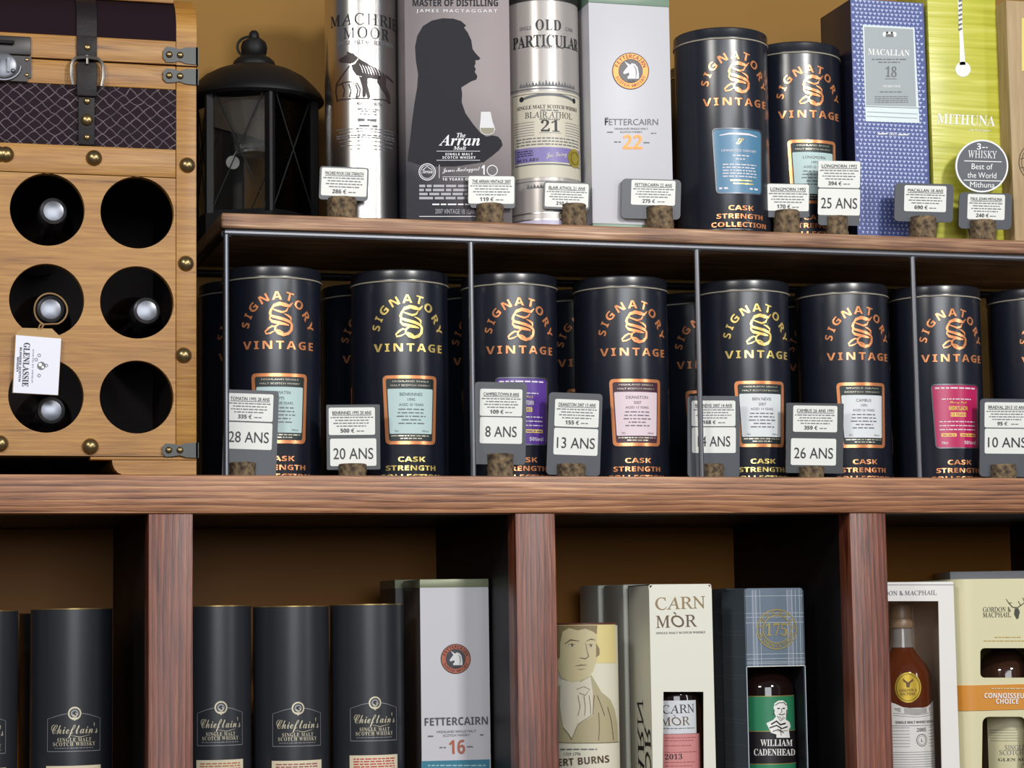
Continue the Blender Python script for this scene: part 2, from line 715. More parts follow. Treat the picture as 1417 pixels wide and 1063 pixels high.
mb = MB()
woodbar(mb, -1.2, 1.2, -0.002, 0.035, Z-0.0432, Z)
mb.build('front_beam', M_beam, shelf)
mb = MB()
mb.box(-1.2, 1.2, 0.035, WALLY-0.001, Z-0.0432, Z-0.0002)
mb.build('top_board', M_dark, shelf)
for a, b in POSTS:
    mb = MB()
    woodbar(mb, a, b, 0.0, 0.035, 0.0, Z-0.0432)
    mb.build('post', M_post, shelf)
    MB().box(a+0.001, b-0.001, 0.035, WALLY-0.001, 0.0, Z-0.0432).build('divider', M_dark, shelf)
for (a, b), (c, d) in zip(POSTS, POSTS[1:]):
    mb = MB()
    woodbar(mb, b, c, 0.001, 0.035, Z+LOWZ-0.0432, Z+LOWZ)
    mb.box(b, c, 0.035, WALLY-0.001, Z+LOWZ-0.0432, Z+LOWZ-0.0002)
    mb.build('lower_shelf', M_beam, shelf)
    MB().box(b-0.001, c+0.001, WALLY-0.006, WALLY-0.001, Z+LOWZ, Z-0.0432).build('back_panel', M_back, shelf)  # brown sheet added over the wall behind each compartment

# ------------------------------------------------------------------ display rack: plank on a rod frame
ZU = 0.3172
rack = thing('display_rack', 'thin gunmetal rod rack with a worn brown plank on top', 'rack', (0, 0, 0))
RX = [-0.4022, -0.1034, 0.1892, 0.4846, 0.7790]
YF, YR = 0.103, 0.388
mb = MB()
mb.box(-0.409, 0.86, 0.0965, 0.389, 0.2990, ZU, 0.003, 3)
mb.build('plank', M_rackwood, rack)
mb = MB()
mb.tube([(-0.404, 0.1025, 0.2945), (0.85, 0.1025, 0.2945)], 0.0040)
mb.build('front_rail', M_steel, rack)
mb = MB()
mb.tube([(-0.404, YR, 0.2900), (0.85, YR, 0.2900)], 0.0045)
mb.build('rear_rail', M_ironblack, rack)
for x in RX:
    mb = MB()
    mb.tube([(x, YF, 0.0), (x, YF, 0.2945)], 0.0034)
    for sx in (-1, 1):      # weld fillets under the rail
        mb.lathe([(0, 0.2925), (0.0026, 0.2905), (0, 0.2875)], 8, (x+sx*0.0042, YF, 0))
    mb.lathe([(0, 0), (0.0046, 0), (0.0042, 0.0026), (0.0030, 0.0040), (0, 0.0040)], 12, (x, YF, 0))
    mb.build('upright', M_steel, rack)
    mb = MB()
    mb.tube([(x, YR, 0.0), (x, YR, 0.2900)], 0.0032)
    mb.build('rear_upright', M_ironblack, rack)
mb = MB()
mb.tube([(-0.404, YF, 0.2930), (-0.404, YR, 0.2930)], 0.0040)
mb.build('side_rail', M_ironblack, rack)

# ------------------------------------------------------------------ wine chest
CX, CY = -0.6666, 0.010
chest = thing('wine_chest', 'honey coloured wooden bottle chest with dark quilted fabric, straps and round bottle holes', 'chest', (CX, CY, 0))
HW = 0.2166
ck = flatmap(CX, CY, 0.0)
DEP = 0.34
HR = 0.0412
COLS = [-0.1497+0.0002, -0.0499, 0.0499, 0.1497]
ROWS = [0.2975, 0.1950, 0.0880]
holes = [circ(x, z, HR, 48) for x in COLS for z in ROWS]
mb = MB()
mb.panel([(-HW+0.0235, 0.0215), (HW-0.0236, 0.0215), (HW-0.0236, 0.3384), (-HW+0.0235, 0.3384)], holes, 0.0, 0.012)
mb.build('front_panel', M_chest, chest)
mb = MB()
for sx in (-1, 1):
    mb.box(*sorted((sx*HW, sx*(HW-0.010))), 0.010, DEP, 0.0205, 0.468)
mb.box(-HW+0.010, HW-0.010, DEP-0.010, DEP, 0.0205, 0.468)
mb.box(-HW+0.010, HW-0.010, 0.013, DEP-0.010, 0.0205, 0.030)
mb.box(-HW+0.010, HW-0.010, 0.013, DEP-0.010, 0.455, 0.468)
mb.build('case', mat('chest_lining', (38, 28, 28), 0.7), chest)
for sx in (-1, 1):
    mb = MB()
    mb.box(*sorted((sx*HW, sx*(HW-0.0232))), -0.0012, 0.030, 0.0210, 0.4685, 0.0012)
    mb.build('side_stile', M_chest, chest)
mb = MB()
mb.box(-HW+0.0236, HW-0.0236, -0.0008, 0.012, 0.3390, 0.3716, 0.0010)
mb.build('middle_rail', M_chest, chest)
mb = MB()
mb.box(-HW+0.0236, HW-0.0236, 0.0006, 0.012, 0.3716, 0.4410)
mb.build('quilted_panel', M_quilt, chest)
mb = MB()
mb.box(-HW+0.0236, HW-0.0236, -0.0010, 0.012, 0.4410, 0.4685, 0.0012)
mb.build('upper_rail', M_chest, chest)
for sx in (-1, 1):
    mb = MB()
    a, b, c = sx*HW, sx*(HW-0.094), sx*(HW-0.118)
    mb.box(*sorted((a, c)), -0.0006, 0.020, 0.0172, 0.0205, 0.0006)
    q = [(a, 0.0), (a, 0.0172), (b, 0.0172), (b+sx*0.0008, 0.012), (b+sx*0.0028, 0.007), (b+sx*0.0065, 0.0030), (b+sx*0.012, 0.0006), (b+sx*0.016, 0.0)]
    mb.panel(q, [], 0.001, 0.330)
    mb.build('foot', M_chest, chest)
# lid: coopered curve
PROF = [(0.0, 0.4697), (0.0, 0.4975), (0.0004, 0.515), (0.004, 0.5275), (0.011, 0.538), (0.024, 0.5475), (0.045, 0.556), (0.075, 0.562), (0.110, 0.565), (0.17, 0.5665)]
full = PROF+[(DEP-y, z) for y, z in PROF[::-1]]


def lidband(x0, x1, lift, mi=0):
    m2 = MB()
    b = bmesh.new()
    n = len(full)
    pts = []
    for i, (y, z) in enumerate(full):
        a, d = full[max(i-1, 0)], full[min(i+1, n-1)]
        ty, tz = d[0]-a[0], d[1]-a[1]
        k = math.hypot(ty, tz)
        pts.append((y-tz/k*lift, z+ty/k*lift))
    A = [b.verts.new((x0, y, z)) for y, z in pts]
    B = [b.verts.new((x1, y, z)) for y, z in pts]
    for i in range(n-1):
        b.faces.new((A[i], B[i], B[i+1], A[i+1]))
    b.faces.new(A)
    b.faces.new(B[::-1])
    bmesh.ops.recalc_face_normals(b, faces=list(b.faces))
    m2._merge(b, mi)
    return m2


lid = lidband(-HW+0.0215, HW-0.0215, 0.0).build('lid', M_lidcloth, chest)
for sx in (-1, 1):
    lidband(*sorted((sx*HW, sx*(HW-0.0232))), 0.0016).build('lid_rim', M_chest, lid)
mb = MB()
mb.box(-HW+0.0234, HW-0.0234, -0.0014, 0.006, 0.4702, 0.4975, 0.0010)
mb.build('lid_rail', M_chest, lid)
mb = MB()
mb.box(-HW+0.0234, HW-0.0234, 0.0195, 0.055, 0.5475, 0.5580, 0.0012)
mb.build('lid_top_slat', M_chest, lid)


def cz(px, py):
    return ck(px, py)


# straps, the visible one and its mirror twin
for sx in (1, -1):
    st_x = sx*(cz(119.5, 120)[0])
    w = 0.0113
    z0 = cz(119, 201)[1]
    mb = MB()
    mb.box(st_x-w*0.80, st_x+w*0.80, -0.0035, -0.0008, z0, 0.468, 0.0006)
    mb.box(st_x-w, st_x+w, -0.0075, -0.0025, cz(119, 135)[1], cz(119, 88)[1], 0.0012)
    mb.box(st_x-w, st_x+w, -0.0050, -0.0012, cz(119, 84)[1], 0.4975, 0.0008)
    mb._merge(lidband(st_x-w, st_x+w, 0.0025).bm, 0)
    strap = mb.build('strap', M_leather, chest)
    bx0, bx1, bz0, bz1 = st_x-0.0178, st_x+0.0180, cz(119, 121)[1], cz(119, 82)[1]
    mb = MB()
    path = [(bx0+0.002, -0.0092, bz0), (bx0, -0.0092, bz0+0.010), (bx0+0.0002, -0.0092, bz1-0.010), (bx0+0.0022, -0.0092, bz1-0.0045), (bx0+0.006, -0.0092, bz1-0.0012), (st_x, -0.0092, bz1),
            (bx1-0.006, -0.0092, bz1-0.0012), (bx1-0.0022, -0.0092, bz1-0.0045), (bx1-0.0002, -0.0092, bz1-0.010), (bx1, -0.0092, bz0+0.010), (bx1-0.002, -0.0092, bz0)]
    mb.tube(path, 0.0021, 8)
    mb.tube([(st_x, -0.0092, bz1+0.002), (st_x, -0.0100, bz1-0.008)], 0.0016, 8)
    mb.build('buckle', mat('pewter_buckle', (128, 124, 118), 0.35, 0.85), strap)
    for py, r in ((67, 0.0042), (141, 0.0040), (167, 0.0068), (191, 0.0036)):
        mb = MB()
        mb.dome(st_x+0.0006, -0.0045, cz(120, py)[1], r, r*0.6)
        mb.build('rivet', M_brass, strap)

# studs on rails and stiles
for px, py in ((130, 219), (8, 214), (259, 229), (257, 365), (254, 492), (125, 618), (0, 614)):
    x, z = cz(px, py)
    for s2 in (1, -1):
        mb = MB()
        mb.lathe([(0.0092, -0.001), (0.0090, 0.0010), (0.0078, 0.0030), (0.0052, 0.0052), (0.0022, 0.0062), (0, 0.0064)], 20, (s2*x, -0.0012, z), 0, 'y')
        mb.build('stud', M_brass, chest)
# corner brackets
for pz0, pz1 in ((90, 66), (118, 96), (634, 613)):
    z0, z1 = cz(262, pz0)[1], cz(262, pz1)[1]
    for s2 in (1, -1):
        mb = MB()
        xi = HW-0.0385
        zm = (z0+z1)/2
        out = [(HW+0.0012, z0), (HW+0.0012, z1), (HW-0.012, z1-0.0005), (HW-0.020, z1-0.0032), (HW-0.026, z1-0.0016), (xi+0.004, z1-0.0010), (xi, zm+0.004), (xi, zm-0.004), (xi+0.004, z0+0.0010), (HW-0.026, z0+0.0016), (HW-0.020, z0+0.0032), (HW-0.012, z0+0.0005)]
        mb.panel([(s2*x, z) for x, z in out][::s2], [], -0.0034, -0.0010)
        mb.box(*sorted((s2*(HW-0.001), s2*(HW+0.0020))), -0.0034, 0.030, z0, z1)
        mb.build('corner_bracket', mat('dull_steel', (72, 73, 72), 0.42, 0.8), chest)
        for xx in (HW-0.0315, HW-0.0190):
            mb = MB()
            mb.dome(s2*xx, -0.0034, zm, 0.0040, 0.0030)
            mb.build('bracket_rivet', M_brass, chest)
# lock
lx1 = cz(43, 90)[0]
mb = MB()
zt, zm, zb = cz(30, 52)[1], cz(30, 79)[1], cz(30, 114)[1]
mb.panel([(-lx1+0.004, zb), (lx1-0.004, zb), (lx1-0.004, zb+0.004), (lx1, zb+0.005), (lx1, zm), (-lx1, zm), (-lx1, zb+0.005), (-lx1+0.004, zb+0.004)], [], -0.0048, -0.0008)
mb.build('lock_plate', mat('blackened_iron', (58, 56, 56), 0.4, 0.7), chest)
mb = MB()
mb.box(-lx1+0.001, lx1-0.0005, -0.0060, -0.0014, zm+0.001, zt, 0.0014)
mb.tube([(-lx1*0.6, -0.010, zt-0.0085), (lx1*0.38, -0.010, zt-0.0085)], 0.0022, 8)
mb.build('lock_hasp', mat('blackened_iron'), chest)
mb = MB()
ringz = zm-0.012
mb.tube([(0.0+0.0190*math.cos(a), -0.0065, ringz+0.0165*math.sin(a)) for a in [PI+i*PI/16 for i in range(17)]], 0.0014, 6)
mb.lathe([(0.015, 0), (0.0145, 0.002), (0.012, 0.003), (0, 0.003)], 28, (0, -0.0048, ringz), 0, 'y')
mb.box(0.004, 0.0068, -0.011, -0.0070, ringz-0.008, ringz+0.008)
mb.box(-0.0068, -0.004, -0.011, -0.0070, ringz-0.008, ringz+0.008)
mb.dome(0.0105, -0.0078, ringz-0.006, 0.0026, 0.002)
mb.dome(-0.0105, -0.0078, ringz-0.006, 0.0026, 0.002)
mb.build('lock_ring', M_steel, chest)
for sx in (1, -1):
    for pz in (84, 105):
        mb = MB()
        mb.dome(sx*(lx1-0.005), -0.0048, cz(36, pz)[1], 0.0024, 0.0012)
        mb.build('screw', M_brass, chest)

# bottles lying in the chest: (photo cap centre), which hole
GB = 'bottles lying in the chest holes'
blabels = {(0, 2): 'dark bottle lying in the top left visible hole of the wooden chest', (1, 2): 'dark bottle in the middle left hole, its cap looped by the kraft tag',
           (1, 3): 'dark bottle lying in the middle right hole of the wooden chest', (2, 2): 'dark bottle in the bottom left hole, under the hanging paper tag'}
proto = None
for (r, c), (px, py) in {(0, 2): (74, 292), (1, 2): (70, 428), (1, 3): (203, 430), (2, 2): (71, 568)}.items():
    p = at(px, py, 0.040)
    hz = ROWS[r]-HR
    if proto is None:
        b = thing('wine_bottle', blabels[(r, c)], 'bottle', (p.x, 0.040, p.z), GB)
        mb = MB()
        mb.lathe([(0.0140, -0.052), (0.0150, -0.06), (0.018, -0.085), (0.031, -0.112), (0.0345, -0.13), (0.0345, -0.262), (0.030, -0.268), (0, -0.266)], 40, (0, 0, 0), 0, 'y')
        mb.build('glass_body', M_glassdark, b)
        mb = MB()
        mb.lathe([(0.0152, -0.052), (0.0164, -0.050), (0.0164, -0.010), (0.0158, -0.004), (0.0150, -0.002), (0.0148, 0.0), (0.0122, 0.0014), (0.0112, 0.0008), (0.006, 0.0016), (0, 0.0018)], 40, (0, 0, 0), 0, 'y')
        mb.build('cap', mat('pewter_cap', (112, 114, 120), 0.26, 0.85), b)
        proto = b
    else:
        dup(proto, (p.x, 0.040, p.z), blabels[(r, c)])

# kraft hang tag on the middle bottle
TY = 0.004
tcx, tcz = at(51, 505, TY).x, at(51, 505, TY).z
tag = thing('hang_tag', 'white and kraft paper tag hanging on string from a chest bottle', 'tag', (tcx, TY, tcz))
tm = flatmap(tcx, TY, tcz)
mb = MB()
mb.panel([tm(*p) for p in ((17, 544), (80.5, 547.5), (85, 468), (72, 455), (31, 454), (21, 463))], [], -0.0008, 0.0004)
kraft = mb.build('kraft_card', mat('kraft_paper', (176, 142, 96), 0.8), tag)
mb = MB()
mb.panel([tm(*p) for p in ((18, 543.5), (80, 547), (84.5, 469), (22, 464))], [], -0.0016, -0.0008)
mb.build('white_label', mat('tag_white', (222, 224, 236), 0.5), tag)
A = Art(tm)
A.text('GLENLASSIE', 33, 474.5, 30.5, 535, 8.5, M_ink, 'serif')
A.text('BLENDED SCOTCH', 27.5, 481, 25.5, 528, 2.6, M_ink, 'bold')
A.text('WHISKY', 23.5, 494, 22.5, 515, 2.6, M_ink, 'bold')
A.text('FORTIS ET FIDELIS', 45, 484, 43.5, 530, 1.8, M_inkg, 'sans')
A.disc(57, 506.5, 5.6, M_inkg, 2)
A.disc(55.5, 505, 2.4, M_white, 3)
A.disc(59, 508.5, 1.8, M_white, 3)
for k, (x, y) in enumerate(((54, 492), (54, 520), (50, 498), (64, 506))):
    A.ring(x, y, 1.6, 2.3, M_inkg, 2, 16)
A.build('tag_print', tag, 'flat', y0=-0.0017)
mb = MB()
o = at(70, 429, 0.034)
lp = []
for i in range(25):
    a = math.radians(-65+310*i/24)
    lp.append((o.x-tcx+0.0182*math.cos(a), 0.030-TY+0.004*math.sin(a*2), o.z-tcz+0.0182*math.sin(a)))
k = tm(53, 456)
mb.tube([(k[0]+0.003, -0.001, k[1]), (k[0]+0.006, 0.004, k[1]+0.006)]+lp[::-1]+[(k[0]+0.002, 0.004, k[1]+0.006), (k[0], -0.001, k[1])], 0.0010, 6)
mb.build('string', mat('kraft_string', (150, 118, 80), 0.8), tag)

# ------------------------------------------------------------------ whisky tins
TR, TH = 0.0600, 0.2630
ZS = 0.2475           # lid seam


def foil(metal):
    a = Art()
    for ch, u, z, d in zip('SIGNATORY', (-0.0428, -0.0391, -0.0326, -0.0196, -0.0040, 0.0112, 0.0236, 0.0346, 0.0414), (0.1908, 0.2014, 0.2116, 0.2218, 0.2257, 0.2246, 0.2154, 0.2021, 0.1896), (76, 64, 48, 28, 2, -14, -34, -56, -70)):
        h = 0.0098
        w = glyphs(ch, 'bold')[2]*h*(1.0 if ch in 'SI' else 1.22)
        t = Vector((math.cos(math.radians(d)), math.sin(math.radians(d))))
        n = Vector((-t.y, t.x))
        p = Vector((u, z))-t*w/2-n*h/2
        a.text(ch, p.x, p.y, p.x+t.x*w, p.y+t.y*w, h, metal, 'bold', 1)
    a.ctext('VINTAGE', 0, 0.1612, 0.0094, metal, 'bold', 1, 0.0930, 1.3)
    return a


def strength(metal):
    a = Art()
    a.ctext('CASK', 0, 0.0265, 0.0058, metal, 'bold', 1, 0.0340)
    a.ctext('STRENGTH', 0, 0.0159, 0.0058, metal, 'bold', 1, 0.0640)
    a.ctext('COLLECTION', 0, 0.0052, 0.0058, metal, 'bold', 1, 0.0780)
    return a


def emblem(metal):
    """broken-letter S: doubled spine, two bowls, flag and tail"""
    a = Art()
    def P(*q):
        return [((x-648)*0.0000825, 0.1975-(y-490)*0.0000865) for x, y in q]
    def st(q, w):
        a.line(P(*q), [k*0.0000790 for k in w], metal, 1)
    st([(520, 345), (560, 300), (640, 275), (720, 292), (785, 305), (835, 255)], [20, 46, 58, 60, 40, 8])
    st([(552, 318), (515, 360), (498, 410), (520, 450), (600, 470), (700, 495), (780, 525), (812, 560)], [16, 34, 40, 40, 44, 48, 44, 22])
    st([(500, 430), (497, 490), (530, 525), (620, 545), (710, 560), (775, 575)], [10, 26, 44, 50, 42, 16])
    st([(530, 350), (600, 375), (670, 395), (735, 375), (765, 325)], [14, 26, 34, 26, 10])
    st([(700, 415), (760, 440), (800, 470), (806, 510)], [8, 30, 34, 14])
    st([(795, 520), (818, 570), (810, 640), (765, 690), (690, 710), (620, 690), (570, 640), (580, 590), (640, 560)], [20, 38, 42, 44, 50, 46, 34, 26, 12])
    st([(690, 680), (640, 655), (600, 640)], [14, 22, 10])
    st([(590, 610), (530, 592), (480, 620), (430, 668), (440, 700), (500, 690), (560, 660)], [18, 24, 28, 26, 24, 22, 10])
    return a


def trap(w0, z0, w1, z1, r, n=5):
    """rounded frame outline, wider at the top"""
    q = [(-w0, z0), (w0, z0), (w1, z1), (-w1, z1)]
    out = []
    for i in range(4):
        p, a, b = Vector(q[i]), Vector(q[i-1]), Vector(q[(i+1) % 4])
        u, v = (a-p).normalized(), (b-p).normalized()
        s, e = p+u*r, p+v*r
        for k in range(n+1):
            t = k/n
            out.append(tuple(s*(1-t)**2+p*2*t*(1-t)+e*t*t))
    return out


def framed(a, w0, z0, w1, z1, t, m, z=1):
    o, i = trap(w0, z0, w1, z1, 0.006), trap(w0-t, z0-t, w1-t, z1+t, 0.0035)
    n = len(o)
    a.add(o+i, [(k, (k+1) % n, n+(k+1) % n, n+k) for k in range(n)], z, m)


M_lbltop = mat('label_dark_band', (32, 44, 44), 0.4)
M_lbltopp = mat('label_plum_band', (70, 36, 52), 0.4)


def tin_label(root, kind, paper=None, top=None, name='', year='', aged='', seed=1, head=None):
    a = Art()
    if kind == 'framed':
        base = Art()
        framed(base, 0.0352, 0.1318, 0.0318, 0.0475, 0.0040, M_copper, 1)
        lb = base.build('label_frame', root, 'cyl', R=TR, emboss=0.0008)
        a.poly(trap(0.0316, 0.1280, 0.0282, 0.0512, 0.0030), top or M_lbltop, 1)
        a.poly(trap(0.0292, 0.1155, 0.0268, 0.0605, 0.0018), paper, 2)
        h = head or ('HIGHLAND SINGLE', 'MALT SCOTCH WHISKY')
        a.ctext(h[0], 0, 0.1236, 0.0020, M_seam, 'sans', 3, 0.046)
        a.ctext(h[1], 0, 0.1186, 0.0020, M_seam, 'sans', 3, 0.050)
        a.ctext(name, 0, 0.1068, 0.0038, M_ink, 'sans', 3)
        a.ctext(year, 0, 0.1003, 0.0036, M_ink, 'sans', 3)
        a.ctext(aged, 0, 0.0945, 0.0030, M_ink, 'sans', 3)
        for k in range(5):
            w = (0.016, 0.017, 0.018, 0.012, 0.016)[k]
            a.greek(-w, w, 0.0903-k*0.0043, 0.0015, M_inkg, 3, seed*10+k)
        a.ctext('70cl', -0.0185, 0.0628, 0.0021, M_ink, 'sans', 3)
        a.ctext('50%vol', 0.0175, 0.0628, 0.0021, M_ink, 'sans', 3)
        a.greek(-0.025, 0.025, 0.0580, 0.0012, M_seam, 3, seed)
        a.greek(-0.014, 0.014, 0.0548, 0.0012, M_seam, 3, seed+1)
        a.build('label', root, 'cyl', R=TR)
        return
    edge = Art()
    framed(edge, 0.0352, 0.1318, 0.0318, 0.0475, 0.0014, M_steel, 1)
    edge.build('label_frame', root, 'cyl', R=TR, emboss=0.0009)
    col = {'blue': (84, 132, 164), 'purple': (92, 58, 150), 'magenta': (188, 34, 92)}[kind]
    mc = mat('label_'+kind, col, 0.32)
    a.poly(trap(0.0338, 0.1304, 0.0304, 0.0489, 0.0050), mc, 1)
    wt = mat('label_light_print', (226, 220, 226), 0.4)
    if kind == 'blue':
        a.line([(-0.026, 0.1225), (-0.013, 0.1245), (0, 0.1245), (0.013, 0.1245), (0.026, 0.1225)], [0.0010, 0.0024, 0.0030, 0.0024, 0.0010], wt, 2)
        a.ctext('S', 0, 0.1112, 0.0085, M_gold, 'script', 3)
        a.text('UNNAMED ORKNEY', -0.024, 0.1015, 0.024, 0.1015, 0.0030, wt, 'sans')
        a.greek(-0.010, 0.012, 0.0965, 0.0014, wt, 3, 3)
        a.greek(-0.006, 0.006, 0.0920, 0.0014, wt, 3, 4)
        for k in range(5):
            a.greek(-0.023, 0.023, 0.0850-k*0.0038, 0.0013, wt, 3, 20+k)
        a.rect(-0.014, 0.0640, 0.016, 0.0655, M_gold, 2)
        a.rect(-0.010, 0.0598, 0.018, 0.0613, M_gold, 2)
        a.greek(-0.028, -0.016, 0.0545, 0.0024, wt, 3, 31)
        a.greek(0.012, 0.027, 0.0545, 0.0024, wt, 3, 32)
    else:
        hd = 'CAMPBELTOWN' if kind == 'purple' else 'MORTLACH'
        yl = mat('label_yellow_print', (232, 206, 96), 0.4)
        a.greek(-0.030, 0.030, 0.1265, 0.0018, wt, 3, 41)
        a.greek(-0.022, 0.022, 0.1120, 0.0012, wt, 3, 42)
        a.ctext('Sherry Cask', 0, 0.1065, 0.0032, yl, 'script', 3)
        a.ctext(hd, 0, 0.0975, 0.0052, wt if kind == 'purple' else yl, 'bold', 3, 0.026)
        a.rect(-0.011, 0.0890, 0.011, 0.0945, yl, 2)
        a.ctext('8 YEARS' if kind == 'purple' else '13 YEARS', 0, 0.0900, 0.0034, mc, 'bold', 3)
        for k in range(3):
            a.greek(-0.026, 0.026, 0.0825-k*0.0052, 0.0012, wt, 3, 50+k)
        a.rect(-0.024, 0.0630, -0.004, 0.0672, yl, 2)
        a.rect(0.001, 0.0630, 0.026, 0.0672, yl, 2)
        a.greek(-0.022, -0.006, 0.0650, 0.0014, mc, 3, 61)
        a.greek(0.003, 0.024, 0.0650, 0.0014, mc, 3, 62)
        a.ctext('70cl', -0.020, 0.0532, 0.0030, wt, 'bold', 3)
        a.ctext('50%vol', 0.0165, 0.0532, 0.0042, wt, 'bold', 3)
    a.build('label', root, 'cyl', R=TR)


TIN_ME = {}


def tin(loc, label, group, metal='copper', seam_kind=True):
    t = thing('whisky_tin', label, 'tin', loc, group)
    if not TIN_ME:
        b = MB()
        b.lathe([(0, 0.0005), (TR-0.002, 0.0), (TR+0.0006, 0.0012), (TR+0.0006, 0.0032), (TR-0.0004, 0.0044), (TR, 0.0055), (TR, ZS-0.0006), (TR-0.002, ZS), (0, ZS)], 72)
        TIN_ME['body'] = b.build('body', M_tin, t)
        b = MB()
        b.lathe([(TR-0.001, ZS+0.0012), (TR+0.0013, ZS+0.0012), (TR+0.0013, ZS+0.0030), (TR+0.0007, ZS+0.0040), (TR+0.0007, TH-0.0030), (TR+0.0002, TH-0.0012), (TR-0.0016, TH), (TR-0.004, TH-0.0006), (TR-0.006, TH-0.0022), (0, TH-0.0022)], 72)
        TIN_ME['lid'] = b.build('lid', M_tinlid, t)
        b = MB()
        b.lathe([(TR-0.001, ZS-0.0006), (TR+0.0015, ZS-0.0004), (TR+0.0018, ZS+0.0004), (TR+0.0015, ZS+0.0012), (TR-0.001, ZS+0.0014)], 72)
        TIN_ME['seam_ring'] = b.build('seam_ring', M_seam, t)
        for nm, m in (('copper', M_copper), ('gold', M_gold)):
            o = foil(m).build('name_lettering', t, 'cyl', R=TR, emboss=0.0006)
            k = strength(m).build('strength_lettering', t, 'cyl', R=TR, emboss=0.0005)
            e = emblem(m).build('emblem', t, 'cyl', R=TR, emboss=0.0009)
            TIN_ME[nm] = (o.data, e.data, k.data)
            if nm != metal:
                bpy.data.objects.remove(o)
                bpy.data.objects.remove(e)
                bpy.data.objects.remove(k)
        TIN_ME['body'], TIN_ME['lid'], TIN_ME['seam_ring'] = [TIN_ME[k].data for k in ('body', 'lid', 'seam_ring')]
    else:
        for k in ('body', 'lid', 'seam_ring'):
            link(k, TIN_ME[k], t)
        link('name_lettering', TIN_ME[metal][0], t)
        link('strength_lettering', TIN_ME[metal][2], t)
        link('emblem', TIN_ME[metal][1], t)
    return t


YT = 0.199
G1 = 'black tins in the front row inside the rack'
FRONT = [
    (-0.3315, 'copper', ('framed', M_paleb, None, 'TOMATIN', '1995', 'AGED 28 YEARS', 1), 'black tin with pale blue label, nearest the wooden chest, beside the 28 ANS sign'),
    (-0.1708, 'gold', ('framed', M_paleb, None, 'BENRINNES', '1995', 'AGED 20 YEARS', 2), 'black tin with gold emblem and pale blue label, right of the 20 ANS sign'),
    (-0.0287, 'copper', ('purple',), 'black tin with purple label half hidden by the 8 ANS sign'),
    (0.1193, 'copper', ('framed', M_palep, M_lbltopp, 'DEANSTON', '2007', 'AGED 13 YEARS', 4), 'black tin with pale pink label, right of the 13 ANS sign'),
    (0.2866, 'gold', ('framed', M_palew, None, 'BEN NEVIS', '2007', 'AGED 14 YEARS', 5), 'black tin with gold emblem and pale grey label, right of the third rack upright'),
    (0.4270, 'copper', ('framed', M_palew, None, 'CAMBUS', '1991', 'AGED 26 YEARS', 6, ('SINGLE GRAIN', 'SCOTCH WHISKY')), 'black tin with copper emblem and pale grey label, beside the 26 ANS sign'),
    (0.5606, 'copper', ('magenta',), 'black tin with magenta label, right of the fourth rack upright'),
    (0.7060, 'copper', ('framed', M_palew, None, 'BRAEVAL', '2013', 'AGED 10 YEARS', 8), 'black tin cut off by the photo edge, behind the 10 ANS sign'),
]
for x, metal, lb, text in FRONT:
    t = tin((x, YT, 0), text, G1, metal)
    tin_label(t, *lb)
G2 = 'black tins in the back row inside the rack'
BACK = [
    (-0.3430, 'black tin standing behind the tin nearest the wooden chest', None),
    (-0.1850, 'back row black tin peeping out left of the gold emblem tin with pale blue label', None),
    (-0.0400, 'back row black tin behind the purple label tin', None),
    (0.1010, 'back row black tin peeping out left of the pale pink label tin', M_palep),
    (0.2650, 'back row black tin with orange label frame, left of the third rack upright', M_palew),
    (0.4250, 'back row black tin in the gap between the two pale grey label tins', None),
    (0.5540, 'back row black tin left of the magenta label tin', None),
]
for i, (x, text, pap) in enumerate(BACK):
    t = tin((x, 0.3205, 0), text, G2, 'copper')
    tin_label(t, 'framed', pap or M_palew, None, ('GLENROTHES', 'GLENLIVET', 'LONGMORN', 'DEANSTON', 'BEN NEVIS', 'CAMBUS', 'MORTLACH')[i], '1996', 'AGED 25 YEARS', 20+i)
G3 = 'black tins on top of the rack'
t = tin((0.2500, 0.160, ZU), 'largest black tin on the plank, with blue label', G3, 'copper')
tin_label(t, 'blue')
t = tin((0.3715, 0.2060, ZU), 'black tin on the plank with orange framed label, behind the 25 ANS sign', G3, 'copper')
tin_label(t, 'framed', M_paleb, None, 'LONGMORN', '1992', 'AGED 25 YEARS', 31)
t = tin((at(929, 160, 0.328).x+0.060, 0.3280, ZU), 'black tin on the plank almost hidden behind the blue label tin', G3, 'copper')
tin_label(t, 'framed', M_palew, None, 'LINKWOOD', '1997', 'AGED 24 YEARS', 33)

# ------------------------------------------------------------------ price signs in cork feet
M_paper2 = mat('sign_paper', (224, 225, 220), 0.45)
M_charcoal = mat('charcoal_plastic', (62, 65, 68), 0.38)


